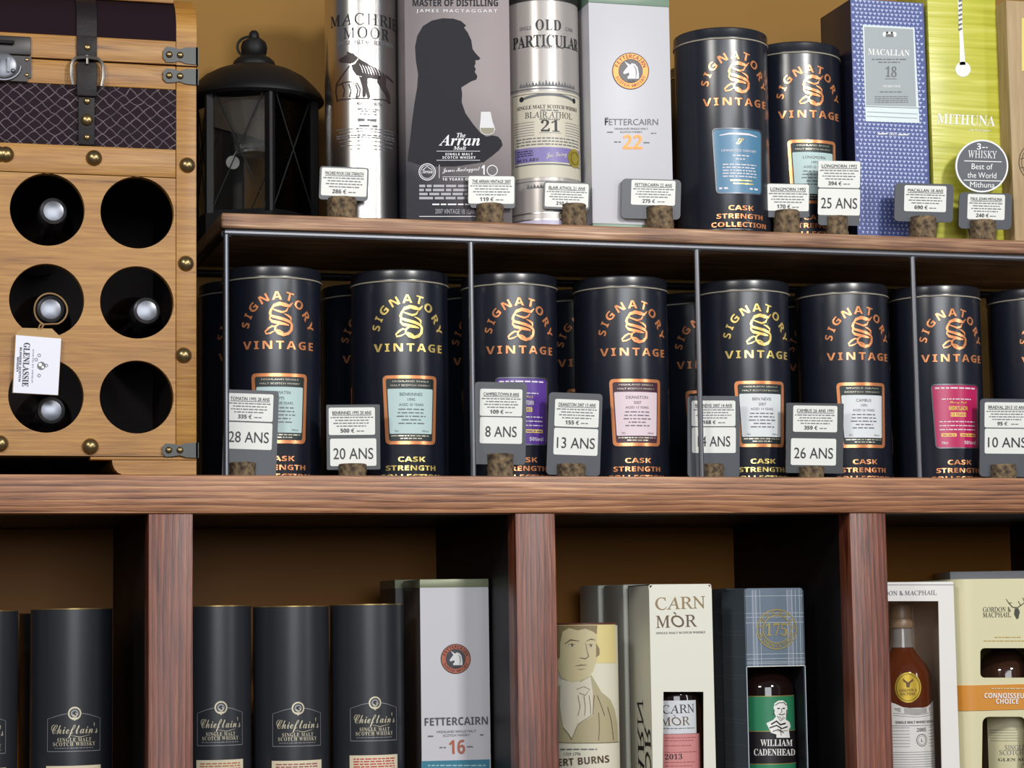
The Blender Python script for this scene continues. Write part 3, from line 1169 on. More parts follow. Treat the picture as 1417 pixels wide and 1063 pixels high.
def sign(label, card, cork, Z0, group, title, price, age=None, p1=None, p2=None, tilt=0.0, yc=0.120, cardm=None, rad=4.0, disc=None):
    """card, cork, p1, p2: measured boxes (x0, y0, x1, y1)"""
    kx0, ky0, kx1, ky1 = cork
    yk = yc-0.012
    a, b = at(kx0, ky1, yk), at(kx1, ky1, yk)
    R = min((b.x-a.x)/2, 0.0178)
    cx = (a.x+b.x)/2
    top = at((kx0+kx1)/2, ky0, yk-0.004).z-Z0
    s = thing('price_sign', label, 'price sign', (cx, yc, Z0), group)
    n = 6
    prof = [(0, 0.0), (R*0.97, 0.0)]
    for i in range(n+1):
        prof.append((R*(1+rnd.uniform(-0.045, 0.03)), 0.001+(top-0.002)*i/n))
    prof += [(R*0.93, top), (0, top)]
    mb = MB()
    mb.lathe(prof, 26, (0, 0, 0), jitter=0.022)
    mb.build('cork_foot', M_cork, s, 50)
    yp = yc-0.001
    fm = flatmap(cx, yp, Z0)
    ccx, ccy = (card[0]+card[2])/2, (card[1]+card[3])/2
    ct, sn = math.cos(math.radians(tilt)), math.sin(math.radians(tilt))

    def m(px, py):
        dx, dy = px-ccx, py-ccy
        return fm(ccx+dx*ct-dy*sn, ccy+dx*sn+dy*ct)
    mb = MB()
    mb.panel([m(*q) for q in rr(card[0], card[1], card[2], card[3], rad)], [], -0.001, 0.0008)
    mb.build('card', cardm or M_slate, s)
    for k, (pp, kind) in enumerate(((p1, 'price'), (p2, 'age'))):
        if not pp:
            continue
        x0, y0, x1, y1 = pp
        w, h = x1-x0, y1-y0
        mb = MB()
        mb.panel([m(*q) for q in rr(x0, y0, x1, y1, 2.4)], [], -0.0015, -0.001)
        lab = mb.build('price_label' if kind == 'price' else 'age_label', M_paper2, s)
        A = Art(m)
        if kind == 'price':
            A.text(title, x0+w*0.08, y0+h*0.25, x1-w*0.08, y0+h*0.25, h*0.120, M_ink, 'sans', res=2)
            A.rect(x0+w*0.08, y0+h*0.27, x1-w*0.08, y0+h*0.29, M_inkg, 2)
            for i in range(4):
                q = (0.04, 0.14, 0.10, 0.17)[i]
                A.greek(x0+w*q, x1-w*q, y0+h*(0.36+0.105*i), h*0.032, M_inkg, 3, hash_(title)+i)
            A.ctext(price, x0+w*0.40, y0+h*0.91, h*0.135, M_ink, 'bold')
            A.greek(x0+w*0.60, x0+w*0.76, y0+h*0.86, h*0.03, M_inkg, 3, 5)
        else:
            A.ctext(age, (x0+x1)/2, y0+h*0.745, h*0.40, M_ink, 'sans', w=w*(0.86 if len(age) > 5 and age != '14 ANS' else 0.74), res=4)
        A.build('print', lab, 'flat', y0=-0.0015)
    if disc:
        x, y, r = disc
        mb = MB()
        mb.panel([m(*q) for q in circ(x, y, r, 56)], [], 0.0008, 0.0026)
        d = mb.build('round_badge', mat('badge_white', (240, 240, 240), 0.4), s)
        A = Art(m)
        A.disc(x, y, r-2.2, mat('badge_grey', (88, 92, 98), 0.45), 1, n=56)
        wt = mat('badge_white')
        A.ctext('3', x-5, y-r*0.62, 8, wt, 'bold')
        A.greek(x-0.5, x+7, y-r*0.70, 1.4, wt, 3, 3)
        A.ctext('WHISKY', x, y-r*0.30, 10, wt, 'roman', w=40)
        A.rect(x-25, y-r*0.19, x+27, y-r*0.16, wt, 2)
        A.ctext('Best of', x, y+r*0.13, 7.8, wt, 'sans', w=29)
        A.ctext('the World', x, y+r*0.46, 7.8, wt, 'sans', w=40)
        A.rect(x-25, y+r*0.54, x+27, y+r*0.57, wt, 2)
        A.ctext('Mithuna', x+1, y+r*0.82, 7.8, wt, 'sans', w=34)
        A.build('badge_print', d, 'flat', y0=0.0008)
    return s


def hash_(t):
    return sum(ord(c)*(i+3) for i, c in enumerate(t)) % 9973


GU, GM = 'price signs on the plank', 'price signs on the shelf inside the rack'
sign('small white price sign in front of the silver tube', (442, 231, 510, 277), (455, 271, 497, 300), ZU, GU, 'MACHRIE MOOR CASK STRENGTH', '286 €', p1=(444.5, 233, 507.5, 271.5), tilt=2.2)
sign('white price sign in front of the grey silhouette carton', (651, 245, 713, 288), (663, 280, 700, 311), ZU, GU, 'THE ARRAN VINTAGE 2007', '119 €', p1=(648, 244, 711.5, 282), tilt=0.5)
sign('white price sign in front of the cream label tube', (752, 252, 816, 290), (782, 280, 815, 314), ZU, GU, 'BLAIR ATHOL 21 ANS', '210 €', p1=(754, 254, 814, 287), tilt=2.0, cardm=M_charcoal)
sign('wide grey price sign in front of the white carton on the plank', (860, 248, 942, 303), (898, 284, 936, 317), ZU, GU, 'FETTERCAIRN 22 ANS', '275 €', p1=(873, 249.5, 934, 284), tilt=1.5, rad=6)
sign('white price sign between the two larger black tins on the plank', (1060, 254, 1120, 301), (1077, 289, 1111, 322), ZU, GU, 'LONGMORN 1992', '170 €', p1=(1061, 255, 1119, 292), tilt=1.0)
sign('tall pale price sign reading 25 ANS', (1133, 224, 1190, 312), (1150, 297, 1178, 326), ZU, GU, 'LONGMORN 1992', '394 €', '25 ANS', p1=(1131.5, 223, 1189.5, 260), p2=(1132, 261.5, 1190, 298), tilt=1.0)
sign('grey price sign in front of the blue carton', (1238, 254, 1319, 307), (1264, 298, 1302, 329), ZU, GU, 'MACALLAN 18 ANS', '690 €', p1=(1251, 257, 1309, 293), tilt=1.5, rad=6)
sign('grey price sign with a round best whisky badge, before the yellow carton', (1327, 267, 1400, 317), (1346, 303, 1385, 331), ZU, GU, 'PAUL JOHN MITHUNA', '240 €', p1=(1338.5, 269, 1390, 304), tilt=1.5, rad=6, disc=(1358, 229.5, 36.5))
sign('grey price sign reading 28 ANS, behind the first rack upright', (309, 540, 384, 664), (319, 639, 356, 665), 0.0, GM, 'TOMATIN 1995 28 ANS', '335 €', '28 ANS', p1=(312, 545, 376.5, 583), p2=(312, 585, 376.5, 622), tilt=2.0, rad=5, yc=0.122)
sign('charcoal price sign reading 20 ANS', (452, 560, 526, 650), (471, 641, 510, 666), 0.0, GM, 'BENRINNES 1995 20 ANS', '500 €', '20 ANS', p1=(455, 564, 519, 602), p2=(456.5, 607, 520.5, 645), tilt=-0.5, cardm=M_charcoal, rad=1.5, yc=0.120)
sign('grey price sign reading 8 ANS', (656, 529, 728, 643), (678, 627, 714, 667), 0.0, GM, 'CAMPBELTOWN 8 ANS', '109 €', '8 ANS', p1=(663.5, 538.5, 722, 576), p2=(664, 577.5, 722.5, 614), tilt=1.0, rad=5, yc=0.120)
sign('grey price sign reading 13 ANS', (758, 544, 832, 658), (774, 641, 814, 668), 0.0, GM, 'DEANSTON 2007 13 ANS', '155 €', '13 ANS', p1=(766.5, 553, 827.5, 591), p2=(766.5, 593, 827.5, 630), tilt=2.0, rad=5, yc=0.122)
sign('grey price sign crossed by the third rack upright', (951.5, 548, 1023.5, 660), (977, 641, 1006, 668), 0.0, GM, 'BEN NEVIS 2007 14 ANS', '168 €', '14 ANS', p1=(957, 554.5, 1017.5, 590), p2=(957.5, 591.5, 1018, 627), tilt=0.0, rad=5, yc=0.122)
sign('charcoal price sign reading 26 ANS', (1088, 558, 1167, 655), (1111, 645, 1145, 668), 0.0, GM, 'CAMBUS 26 ANS 1991', '359 €', '26 ANS', p1=(1097, 561.5, 1158, 598), p2=(1094.5, 607, 1157, 644), tilt=0.8, cardm=M_charcoal, rad=1.5, yc=0.122)
sign('grey price sign reading 10 ANS, cut off by the photo edge', (1356, 552, 1432, 660), (1376, 642, 1412, 668), 0.0, GM, 'BRAEVAL 2013 10 ANS', '95 €', '10 ANS', p1=(1362, 557, 1423, 592), p2=(1362.5, 593.5, 1424, 628), tilt=0.5, rad=5, yc=0.122)

# ------------------------------------------------------------------ lantern
lc = at(352, 250, 0.290)
LX, LY = lc.x, 0.290
lantern = thing('candle_lantern', 'black six sided metal lantern with domed roof and crossed wires, left end of plank', 'lantern', (LX, LY, ZU))


def lz(py, Y=LY):
    return at(353, py, Y).z-ZU


LR, LA = 0.0818, math.radians(5)
HB, HT = lz(291, LY-0.080), lz(143, LY)+0.011
corner = [(LR*math.sin(LA+k*PI/3), -LR*math.cos(LA+k*PI/3)) for k in range(6)]
mb = MB()
mb.column([(x*1.03, y*1.03) for x, y in corner], 0.0, HB)
mb.column([(x*0.985, y*0.985) for x, y in corner], HB, HB+0.004)
mb.build('base', M_ironblack, lantern)
for x, y in corner:
    mb = MB()
    d = Vector((x, y, 0)).normalized()
    s = Vector((-d.y, d.x, 0))
    c0 = Vector((x, y, 0))*0.975
    mb.column([tuple((c0+d*a*0.0042+s*b*0.0052)[:2]) for a, b in ((-1, -1), (-0.5, -1.25), (1, -0.35), (1, 0.35), (-0.5, 1.25), (-1, 1))], HB, HT)
    mb.build('corner_post', M_ironblack, lantern)
M_pane = bpy.data.materials.new('lantern_glass')
M_pane.use_nodes = True
_n, _l = M_pane.node_tree.nodes, M_pane.node_tree.links
_n.remove(_n['Principled BSDF'])
tr, gl, mx, fr = _n.new('ShaderNodeBsdfTransparent'), _n.new('ShaderNodeBsdfGlossy'), _n.new('ShaderNodeMixShader'), _n.new('ShaderNodeFresnel')
tr.inputs[0].default_value = (0.96, 0.96, 0.95, 1)
gl.inputs['Roughness'].default_value = 0.03
fr.inputs[0].default_value = 1.6
_l.new(fr.outputs[0], mx.inputs[0])
_l.new(tr.outputs[0], mx.inputs[1])
_l.new(gl.outputs[0], mx.inputs[2])
_l.new(mx.outputs[0], _n['Material Output'].inputs[0])
MATS['lantern_glass'] = M_pane
for k in range(6):
    a, b = Vector((*corner[k], 0))*0.962, Vector((*corner[(k+1) % 6], 0))*0.962
    t = (b-a).normalized()
    nrm = Vector((t.y, -t.x, 0))
    mb = MB()
    p, q = a+t*0.004, b-t*0.004
    mb.column([tuple(p[:2]), tuple(q[:2]), tuple((q-nrm*0.0015)[:2]), tuple((p-nrm*0.0015)[:2])], HB+0.003, HT-0.002)
    mb.build('glass_pane', M_pane, lantern)
    mb = MB()
    p, q = a+t*0.004+nrm*0.0012, b-t*0.004+nrm*0.0012
    z0, z1 = HB+0.004, HT-0.003
    mb.tube([p+Vector((0, 0, z0)), q+Vector((0, 0, z1))], 0.0008, 6)
    mb.tube([p+nrm*0.001+Vector((0, 0, z1)), q+nrm*0.001+Vector((0, 0, z0))], 0.0008, 6)
    mb.build('crossed_wire', M_ironblack, lantern)
rf = [(0.070, HT-0.010), (0.076, HT-0.012), (0.0850, HT-0.014), (0.0893, HT-0.011), (0.0893, HT-0.008), (0.086, HT-0.002), (0.0765, HT+0.009), (0.0650, HT+0.020), (0.0500, HT+0.0285), (0.0330, HT+0.0345), (0.026, HT+0.036), (0, HT+0.036)]
mb = MB()
mb.lathe(rf, 48)
mb.column([(x*0.99, y*0.99) for x, y in corner], HT-0.012, HT+0.001)
mb.build('roof', M_ironblack, lantern)
e = HT+0.0345
mb = MB()
mb.lathe([(0.0270, e), (0.0275, e+0.003), (0.0262, e+0.008), (0.0215, e+0.0125), (0.0165, e+0.0150), (0.0150, e+0.0175), (0.0162, e+0.0200), (0.0170, e+0.0270), (0.0150, e+0.0340), (0.0100, e+0.0375), (0.0062, e+0.0385), (0.0066, e+0.0420), (0.0060, e+0.0460), (0.0035, e+0.0490), (0, e+0.0498)], 32)
mb.build('finial', M_ironblack, lantern)
mb = MB()
mb.tube([(-0.003+0.0185*math.cos(a), -0.006*math.sin(a)*0, e+0.0270+0.0145*math.sin(a)) for a in [2*PI*i/24 for i in range(24)]], 0.0017, 8, True)
mb.build('carry_ring', M_ironblack, lantern)
# cut glass votive hung under the roof
mb = MB()
g0 = lz(214)
mb.lathe([(0.0, g0), (0.023, g0), (0.025, g0+0.004), (0.0265, g0+0.018), (0.036, g0+0.040), (0.042, g0+0.058), (0.043, HT-0.016), (0.040, HT-0.016), (0.034, g0+0.040), (0.022, g0+0.012), (0, g0+0.010)], 12)
mb.build('glass_cup', mat('cut_glass', (200, 205, 205), 0.04, 0.0, 0.8, trans=0.85), lantern, 5)
dp = at(322, 225, LY-0.040)
mb = MB()
mb.lathe([(0, 0.0), (0.0085, 0.0), (0.0085, 0.0012), (0, 0.0012)], 24, (dp.x-LX, -0.040, dp.z-ZU), 0, 'y')
mb.tube([(dp.x-LX, -0.0398, dp.z-ZU+0.007), (dp.x-LX+0.012, -0.030, g0+0.006)], 0.0005, 5)
mb.build('paper_disc', mat('disc_paper', (206, 204, 198), 0.5), lantern)

# ------------------------------------------------------------------ products on the plank
GT = 'whisky tubes and cartons on the plank'
# silver tube
R, YC = 0.0448, 0.181
X = cyl_x(455, 544.5, 200, YC)
o = thing('whisky_tube', 'shiny silver tube with a standing dog drawing, right of the lantern', 'tube', (X, YC, ZU), GT)
MB().lathe([(0, 0), (R-0.001, 0), (R, 0.001), (R, 0.322), (R-0.001, 0.323), (0, 0.323)], 72).build('body', M_silver, o)
MB().lathe([(R-0.002, 0.3232), (R+0.0006, 0.3232), (R+0.0006, 0.344), (R-0.001, 0.346), (0, 0.346)], 72).build('lid', M_silver, o)
m = cylmap(X, YC, ZU, R)
v = lambda py: m(505, py)[1]
A = Art()
A.ctext('MACHRIE', 0, v(34), 0.0140, M_ink, 'roman', 3, 0.104, 1.15)
A.ctext('MOOR', 0, v(52.5), 0.0135, M_ink, 'roman', 3, 0.062, 1.15)
A.ctext('SINGLE MALT SCOTCH WHISKY', 0, v(61), 0.0048, M_inkg, 'serif', 3, 0.080)
A.ctext('CASK STRENGTH', 0, v(145), 0.0034, M_ink, 'sans', 3, 0.036)
for i, (py, w, h) in enumerate(((151, 14, 1.3), (154, 10, 1.3), (158, 11, 1.3), (166, 14, 3.4), (174, 12, 2.6), (178, 44, 1.2), (182, 40, 1.0), (187, 44, 1.6), (190, 44, 1.4), (195, 40, 1.0), (201, 38, 1.0), (206, 24, 1.0))):
    A.greek(-w*0.00095, w*0.00095, v(py), h*0.0009, M_inkg, 3, 70+i)
A.build('print', o, 'cyl', R=R)
D = Art(m)
K = mat('dog_ink', (44, 32, 32), 0.45)


def q8(pts):     # points read off the 8.85x enlargement
    return [(450+x/8.855, 60+y/8.855) for x, y in pts]


D.poly(q8([(165, 200), (215, 170), (262, 140), (268, 98), (300, 112), (350, 125), (400, 178), (450, 210), (540, 260), (640, 320), (720, 375), (740, 420), (700, 435), (640, 440), (560, 432), (500, 430), (470, 440), (440, 400), (380, 390), (335, 330), (325, 280), (300, 245), (250, 240), (180, 235)]), K, 2)
D.poly(q8([(430, 410), (520, 430), (520, 520), (550, 620), (555, 670), (520, 672), (480, 560), (440, 480)]), K, 2)
D.poly(q8([(415, 400), (470, 430), (480, 540), (500, 640), (470, 672), (455, 640), (455, 540)]), K, 3)
D.poly(q8([(640, 420), (720, 375), (745, 430), (740, 530), (790, 640), (800, 740), (770, 735), (745, 640), (690, 560), (640, 480)]), K, 2)
for a, b in (((730, 390), (830, 480)), ):
    D.line(q8([a, ((a[0]+b[0])/2, (a[1]+b[1])/2-6), b]), [2.4, 2.0, 1.0], K, 2)
D.line(q8([(300, 268), (360, 245), (405, 190)]), 1.6, M_silver, 4)
for k in range(9):      # ribs of the coat
    x = 420+k*34
    D.line(q8([(x, 255+k*9), (x+26, 300+k*9), (x+44, 365+k*6)]), [0.5, 0.9, 0.5], M_silver, 4)
D.line(q8([(300, 275), (220, 380), (140, 500), (130, 600), (150, 720)]), 1.5, K, 2)
D.line(q8([(140, 700), (300, 682), (450, 676), (620, 690), (720, 690), (800, 740)]), 1.6, K, 2)
D.line(q8([(150, 520), (230, 478), (300, 472), (390, 490), (430, 560), (420, 640), (370, 676)]), 1.5, K, 2)
for x in (210, 290, 370):
    D.line(q8([(x, 500), (x+28, 580), (x+10, 660)]), [2.2, 1.4, 2.2], K, 2)
D.build('dog_drawing', o, 'cyl', R=R)

# grey silhouette carton
Y0 = 0.130
p0, p1 = at(561.5, 200, Y0), at(707.5, 200, Y0)
X, HWX = (p0.x+p1.x)/2, (p1.x-p0.x)/2
o = thing('whisky_carton', 'large grey carton printed with a dark profile of a man smelling a glass', 'carton', (X, Y0, ZU), GT)
M_grey = bpy.data.materials.new('studio_grey_print')
M_grey.use_nodes = True
n, l = M_grey.node_tree.nodes, M_grey.node_tree.links
tc, sp, cr, ad = n.new('ShaderNodeTexCoord'), n.new('ShaderNodeSeparateXYZ'), n.new('ShaderNodeValToRGB'), n.new('ShaderNodeMath')
mrz, mrx = n.new('ShaderNodeMapRange'), n.new('ShaderNodeMapRange')
l.new(tc.outputs['Object'], sp.inputs[0])
for mr, k, a, b, c, d in ((mrz, 2, 0.02, 0.17, 0.0, 0.72), (mrx, 0, -0.06, 0.06, -0.2, 0.38)):
    mr.inputs[1].default_value, mr.inputs[2].default_value, mr.inputs[3].default_value, mr.inputs[4].default_value = a, b, c, d
    l.new(sp.outputs[k], mr.inputs[0])
ad.operation = 'ADD'
l.new(mrz.outputs[0], ad.inputs[0])
l.new(mrx.outputs[0], ad.inputs[1])
l.new(ad.outputs[0], cr.inputs[0])
cr.color_ramp.elements[0].color = lin((48, 48, 56))
cr.color_ramp.elements[1].color = lin((158, 148, 148))
l.new(cr.outputs[0], n['Principled BSDF'].inputs['Base Color'])
n['Principled BSDF'].inputs['Roughness'].default_value = 0.45
n['Principled BSDF'].inputs['Specular IOR Level'].default_value = 0.2
MATS['studio_grey_print'] = M_grey
MB().box(-HWX, HWX, 0, 0.118, 0, 0.345, 0.0008).build('body', M_grey, o)
m = flatmap(X, Y0, ZU)
A = Art(m)
K = mat('silhouette_ink', (38, 37, 43), 0.5, spec=0.1)


def s4(pts):     # points read off the 3.32x enlargement
    return [(540+x/3.32, y/3.32) for x, y in pts]


A.poly(s4([(80, 740), (84, 700), (92, 640), (100, 560), (112, 470), (124, 400), (128, 340), (118, 280), (114, 215), (124, 165), (150, 120), (190, 95), (240, 84), (290, 86), (325, 97), (349, 118), (338, 126), (356, 150), (372, 185), (378, 225), (392, 245), (414, 268), (408, 275), (390, 278), (392, 292), (386, 305), (393, 318), (388, 330), (400, 350), (396, 365), (370, 375), (326, 402), (330, 430), (328, 470), (345, 520), (380, 570), (415, 612), (432, 622), (440, 628), (470, 622), (495, 628), (510, 645), (516, 668), (500, 690), (470, 715), (430, 745), (300, 765), (160, 765)]), K, 1)
A.poly(s4([(416, 514), (460, 514), (470, 560), (482, 594), (474, 612), (456, 620), (432, 620), (416, 608), (410, 590), (414, 550)]), mat('printed_glass', (196, 196, 200), 0.4), 2)
A.poly(s4([(414, 588), (478, 588), (474, 608), (456, 617), (434, 617), (418, 606)]), mat('printed_whisky', (110, 104, 72), 0.4), 3)
A.build('silhouette', o, 'flat')
A = Art(m)
lw = mat('white_print', (222, 222, 226), 0.4)
A.text('MASTER OF DISTILLING', 571, 8.5, 689, 8.5, 9, K, 'bold')
A.text('JAMES MACTAGGART', 576, 17, 688, 17.5, 4.2, lw, 'sans', track=1.4)
A.text('The', 632, 190.5, 644, 190.5, 6.5, lw, 'ital')
A.text('Arran', 607, 201.5, 664, 201.5, 15, lw, 'ital')
A.text('Malt', 627, 207.5, 645, 207.5, 5, lw, 'ital')
A.rect(604, 209, 664, 209.6, lw, 2)
A.text('SINGLE MALT', 616, 215.2, 654, 215.2, 3.2, lw, 'bold', track=1.2)
A.text('SCOTCH WHISKY', 612, 219.8, 658, 219.8, 3.2, lw, 'bold', track=1.2)
A.rect(604, 221.6, 664, 222.2, lw, 2)
A.ring(591, 238, 10.8, 11.8, lw, 2)
A.ring(591, 238, 8.8, 9.5, lw, 2)
A.text('Arran', 583.5, 240, 598.5, 240, 5, lw, 'ital')
A.line([(584, 236), (588, 233), (591, 230), (594, 233), (598, 235)], 0.8, lw, 2)
A.rect(607.4, 228, 608, 247, lw, 2)
A.text('James Mactaggart', 612, 238.5, 664, 236, 6, lw, 'script')
A.text('1', 666, 242, 670.5, 242, 13, lw, 'bold')
A.ring(681, 236, 6.5, 7.6, lw, 2)
for k in range(3):
    A.ring(681, 236, 1.5+k*1.7, 2.2+k*1.7, M_inkg, 2, 24)
A.rect(612, 244.6, 648, 245.1, lw, 2)
A.text('10 YEARS OLD', 612, 250, 656, 250, 3.4, lw, 'bold', track=1.2)
for i in range(4):
    A.greek(580, 655, 257.5+i*5.6, 3.4, mat('grey_print', (150, 150, 156), 0.4), 3, 90+i, 0.0)
A.greek(598, 650, 283, 2.0, lw, 3, 95)
A.text('2007 VINTAGE 10 YEARS OLD', 602, 295.5, 672, 296.5, 6.2, mat('grey_print'), 'sans')
A.rect(580, 299.2, 664, 300, lw, 2)
A.build('print', o, 'flat')

# cream label tube
R, YC = 0.0462, 0.172
X = cyl_x(706.5, 798, 200, YC)
RZ = math.radians(-6)
o = thing('whisky_tube', 'pale grey tube with cream label, lilac band and gold seal', 'tube', (X, YC, ZU), GT, RZ)
M_pgrey = mat('pale_grey_tube', (176, 170, 166), 0.3, 0.25)
m = cylmap(X, YC, ZU, R, RZ)
v = lambda py: m(758, py)[1]
MB().lathe([(0, 0), (R, 0), (R, 0.307), (0, 0.307)], 72).build('body', M_pgrey, o)
MB().lathe([(R-0.001, v(0)), (R+0.0012, v(0)), (R+0.0012, v(0)+0.018), (R-0.001, v(0)+0.020), (0, v(0)+0.020)], 72).build('lid', mat('dull_steel'), o)
for py in (294.5, 303.5):
    MB().lathe([(R-0.001, v(py)-0.0014), (R+0.0010, v(py)-0.0007), (R+0.0010, v(py)+0.0007), (R-0.001, v(py)+0.0014)], 72).build('rim_ring', M_silver, o)
MB().lathe([(R-0.001, 0), (R+0.0004, 0), (R+0.0004, v(304.5)), (R-0.001, v(304.5))], 72).build('foot_band', mat('lilac_grey', (186, 180, 204), 0.35), o)
A = Art()
cream, lil, gold = mat('cream_label', (206, 200, 182), 0.45), mat('lilac_print', (128, 118, 176), 0.45), mat('gold_seal', (206, 190, 84), 0.3, 0.7)
U = 0.00101
A.ctext('OLD', 0, v(41.5), 0.0135, M_ink, 'serif', 3, 0.0330, 1.1)
A.ctext('PARTICULAR', 0, v(64), 0.0150, M_ink, 'serif', 3, 0.1000)
A.ctext('SINGLE', -0.030, v(40), 0.0046, M_inkg, 'sans', 3, 0.016)
A.ctext('CASK', 0.030, v(40), 0.0046, M_inkg, 'sans', 3, 0.014)
A.ctext('FOUNDED 1949', 0, v(66.5), 0.0026, M_ink, 'sans', 3, 0.040)
for k in range(-9, 10):     # engraved skyline
    A.poly([((k-0.6)*0.0042, v(119)), (k*0.0042, v(112+abs(k)*0.3-2*(k % 2))), ((k+0.6)*0.0042, v(119))], M_inkg, 1)
A.rect(-0.058, v(121.5), 0.058, v(123), M_inkg, 1)
A.rect(-0.058, v(126), 0.058, v(245), cream, 1)
A.rect(-0.0535, v(129.5), 0.0535, v(128.8), M_ink, 2)
A.rect(-0.0535, v(229), -0.0529, v(129), M_ink, 2)
A.rect(0.0529, v(229), 0.0535, v(129), M_ink, 2)
A.line([(x*0.0034, v(135)+0.004*(1-(x/10)**2)) for x in range(-10, 11)], 0.0034, M_inkg, 2)
A.disc(-0.037, v(135.5), 0.0034, M_ink, 2)
A.disc(0.037, v(135.5), 0.0034, M_ink, 2)
A.ctext('SINGLE MALT SCOTCH WHISKY', 0, v(150), 0.0046, M_ink, 'serif', 3, 0.088)
A.greek(-0.012, 0.012, v(152.5), 0.0014, M_inkg, 3, 5)
A.ctext('BLAIR ATHOL', 0, v(162.5), 0.0074, M_ink, 'roman', 3, 0.064)
A.ctext('DISTILLERY', 0, v(166), 0.0022, M_ink, 'bold', 3, 0.026)
A.ctext('21', 0, v(182), 0.0142, M_ink, 'serif', 3, 0.0235, res=5)
A.rect(-0.014, v(184), 0.014, v(183.4), M_inkg, 2)
for s in (-1, 1):
    for k in range(6):
        A.rect(s*0.020, v(168+k*3.6), s*0.050, v(168.7+k*3.6), M_inkg, 2)
for k in range(3):
    A.greek(-0.046, 0.046, v(191+k*4.2), 0.0014, M_inkg, 3, 110+k)
A.rect(-0.050, v(224), 0.050, v(203.5), lil, 2)
A.rect(-0.050, v(228), 0.050, v(226), M_inkg, 2)
for k in range(3):
    A.greek(-0.044, -0.022, v(208+k*3), 0.0011, M_ink, 3, 120+k)
A.ctext('50.1% ABV', -0.030, v(222.5), 0.0038, M_ink, 'bold', 3, 0.030)
A.text('Jas Laing', -0.006, v(218), 0.022, v(214), 0.006, cream, 'script')
A.rect(-0.058, v(250.8), 0.058, v(250), M_inkg, 2)
for k in range(-7, 3):
    A.poly([((k-0.6)*0.0042, v(260)), (k*0.0042, v(255-1.5*(k % 2))), ((k+0.6)*0.0042, v(260))], M_inkg, 1)
A.build('label', o, 'cyl', R=R)
A = Art()
A.disc(0.0350, v(216), 0.0118, gold, 4)
A.ring(0.0350, v(216), 0.0072, 0.0082, mat('darker_gold', (150, 132, 50), 0.35, 0.7), 7)  # ring in a darker gold
A.build('gold_seal', o, 'cyl', R=R, emboss=0.0008)


# white horned-horse cartons
def crest(A, cx, cy, r, ringm, up_=True):
    A.disc(cx, cy, r, M_ink, 1, n=56)
    A.ring(cx, cy, r*0.66, r*0.95, ringm, 2, 56)
    dk = mat('crest_dark', (62, 62, 70), 0.4)
    A.disc(cx, cy, r*0.63, dk, 2)
    A.arc('FETTERCAIRN', cx, cy, r*0.80, r*0.80, 158, 22, r*0.20, M_ink, 'bold')
    A.arc('SCOTCH WHISKY', cx, cy, r*0.80, r*0.80, 205, 335, r*0.15, M_ink, 'bold', inside=True)
    k = r/29.0
    h = [(-5, 12), (13, 12), (13, 4), (11, -6), (7, -11), (2, -12.5), (-1, -10), (-10, -15.5), (-4.5, -7.5), (-9, -2), (-12, 2.5), (-10.5, 5), (-7, 4), (-3, 2.5), (-2, 6), (-5, 9)]
    A.poly([(cx+x*k, cy+y*k) for x, y in h], mat('crest_light', (212, 212, 214), 0.4), 3)
    A.line([(cx+x*k, cy+y*k) for x, y in ((4, -9), (8, -4), (9, 3), (8, 11))], [0.3*k, 1.3*k, 1.3*k, 0.5*k], dk, 4)
    A.ctext('1824', cx+1*k, cy+r*0.62, r*0.13, M_ink, 'bold')


Y0 = 0.128
p0, p1 = at(818, 200, Y0), at(930, 200, Y0)
X, HWX = (p0.x+p1.x)/2, (p1.x-p0.x)/2
HT2 = at(870, 6.5, Y0).z-ZU
o = thing('whisky_carton', 'white carton with orange horse crest and orange 22, standing on the plank', 'carton', (X, Y0, ZU), GT)
green = mat('marbled_green', (112, 138, 118), 0.4, bump=0.1)
MB().box(-HWX, HWX, 0, 0.112, 0.0085, HT2, 0.0006).build('body', M_wcard, o)
MB().box(-HWX+0.0003, HWX-0.0003, 0.0003, 0.1117, 0.0, 0.0085, 0.0004).build('base_band', green, o)
MB().box(-HWX-0.0004, HWX+0.0004, -0.0004, 0.1124, HT2, HT2+0.016, 0.0006).build('lid_band', green, o)
m = flatmap(X, Y0, ZU)
A = Art(m)
org = mat('orange_foil', (212, 112, 32), 0.35, 0.3)
crest(A, 872.5, 98.5, 25.5, org)
A.build('crest', o, 'flat')
A = Art(m)
A.text('FETTERCAIRN', 837, 173.2, 910.5, 173.2, 8.6, mat('dark_grey_print', (78, 78, 84), 0.4), 'sans')
A.text('F', 837, 173.2, 841.5, 173.2, 10.2, mat('dark_grey_print'), 'bold')
A.ctext('HIGHLAND SINGLE MALT', 873.5, 179.5, 2.6, M_inkg, 'sans', w=46)
A.ctext('SCOTCH WHISKY', 873.5, 184, 2.6, M_inkg, 'sans', w=31)
A.greek(840, 849, 183, 1.4, M_inkg, 3, 2)
A.greek(901, 908, 184.5, 1.4, M_inkg, 3, 3)
A.text('22', 862, 206.5, 888.5, 206.5, 19.0, org, 'bold')
A.greek(850, 860, 196.5, 1.6, M_inkg, 3, 4)
A.greek(890.5, 899, 197.5, 1.6, M_inkg, 3, 6)
A.build('print', o, 'flat')

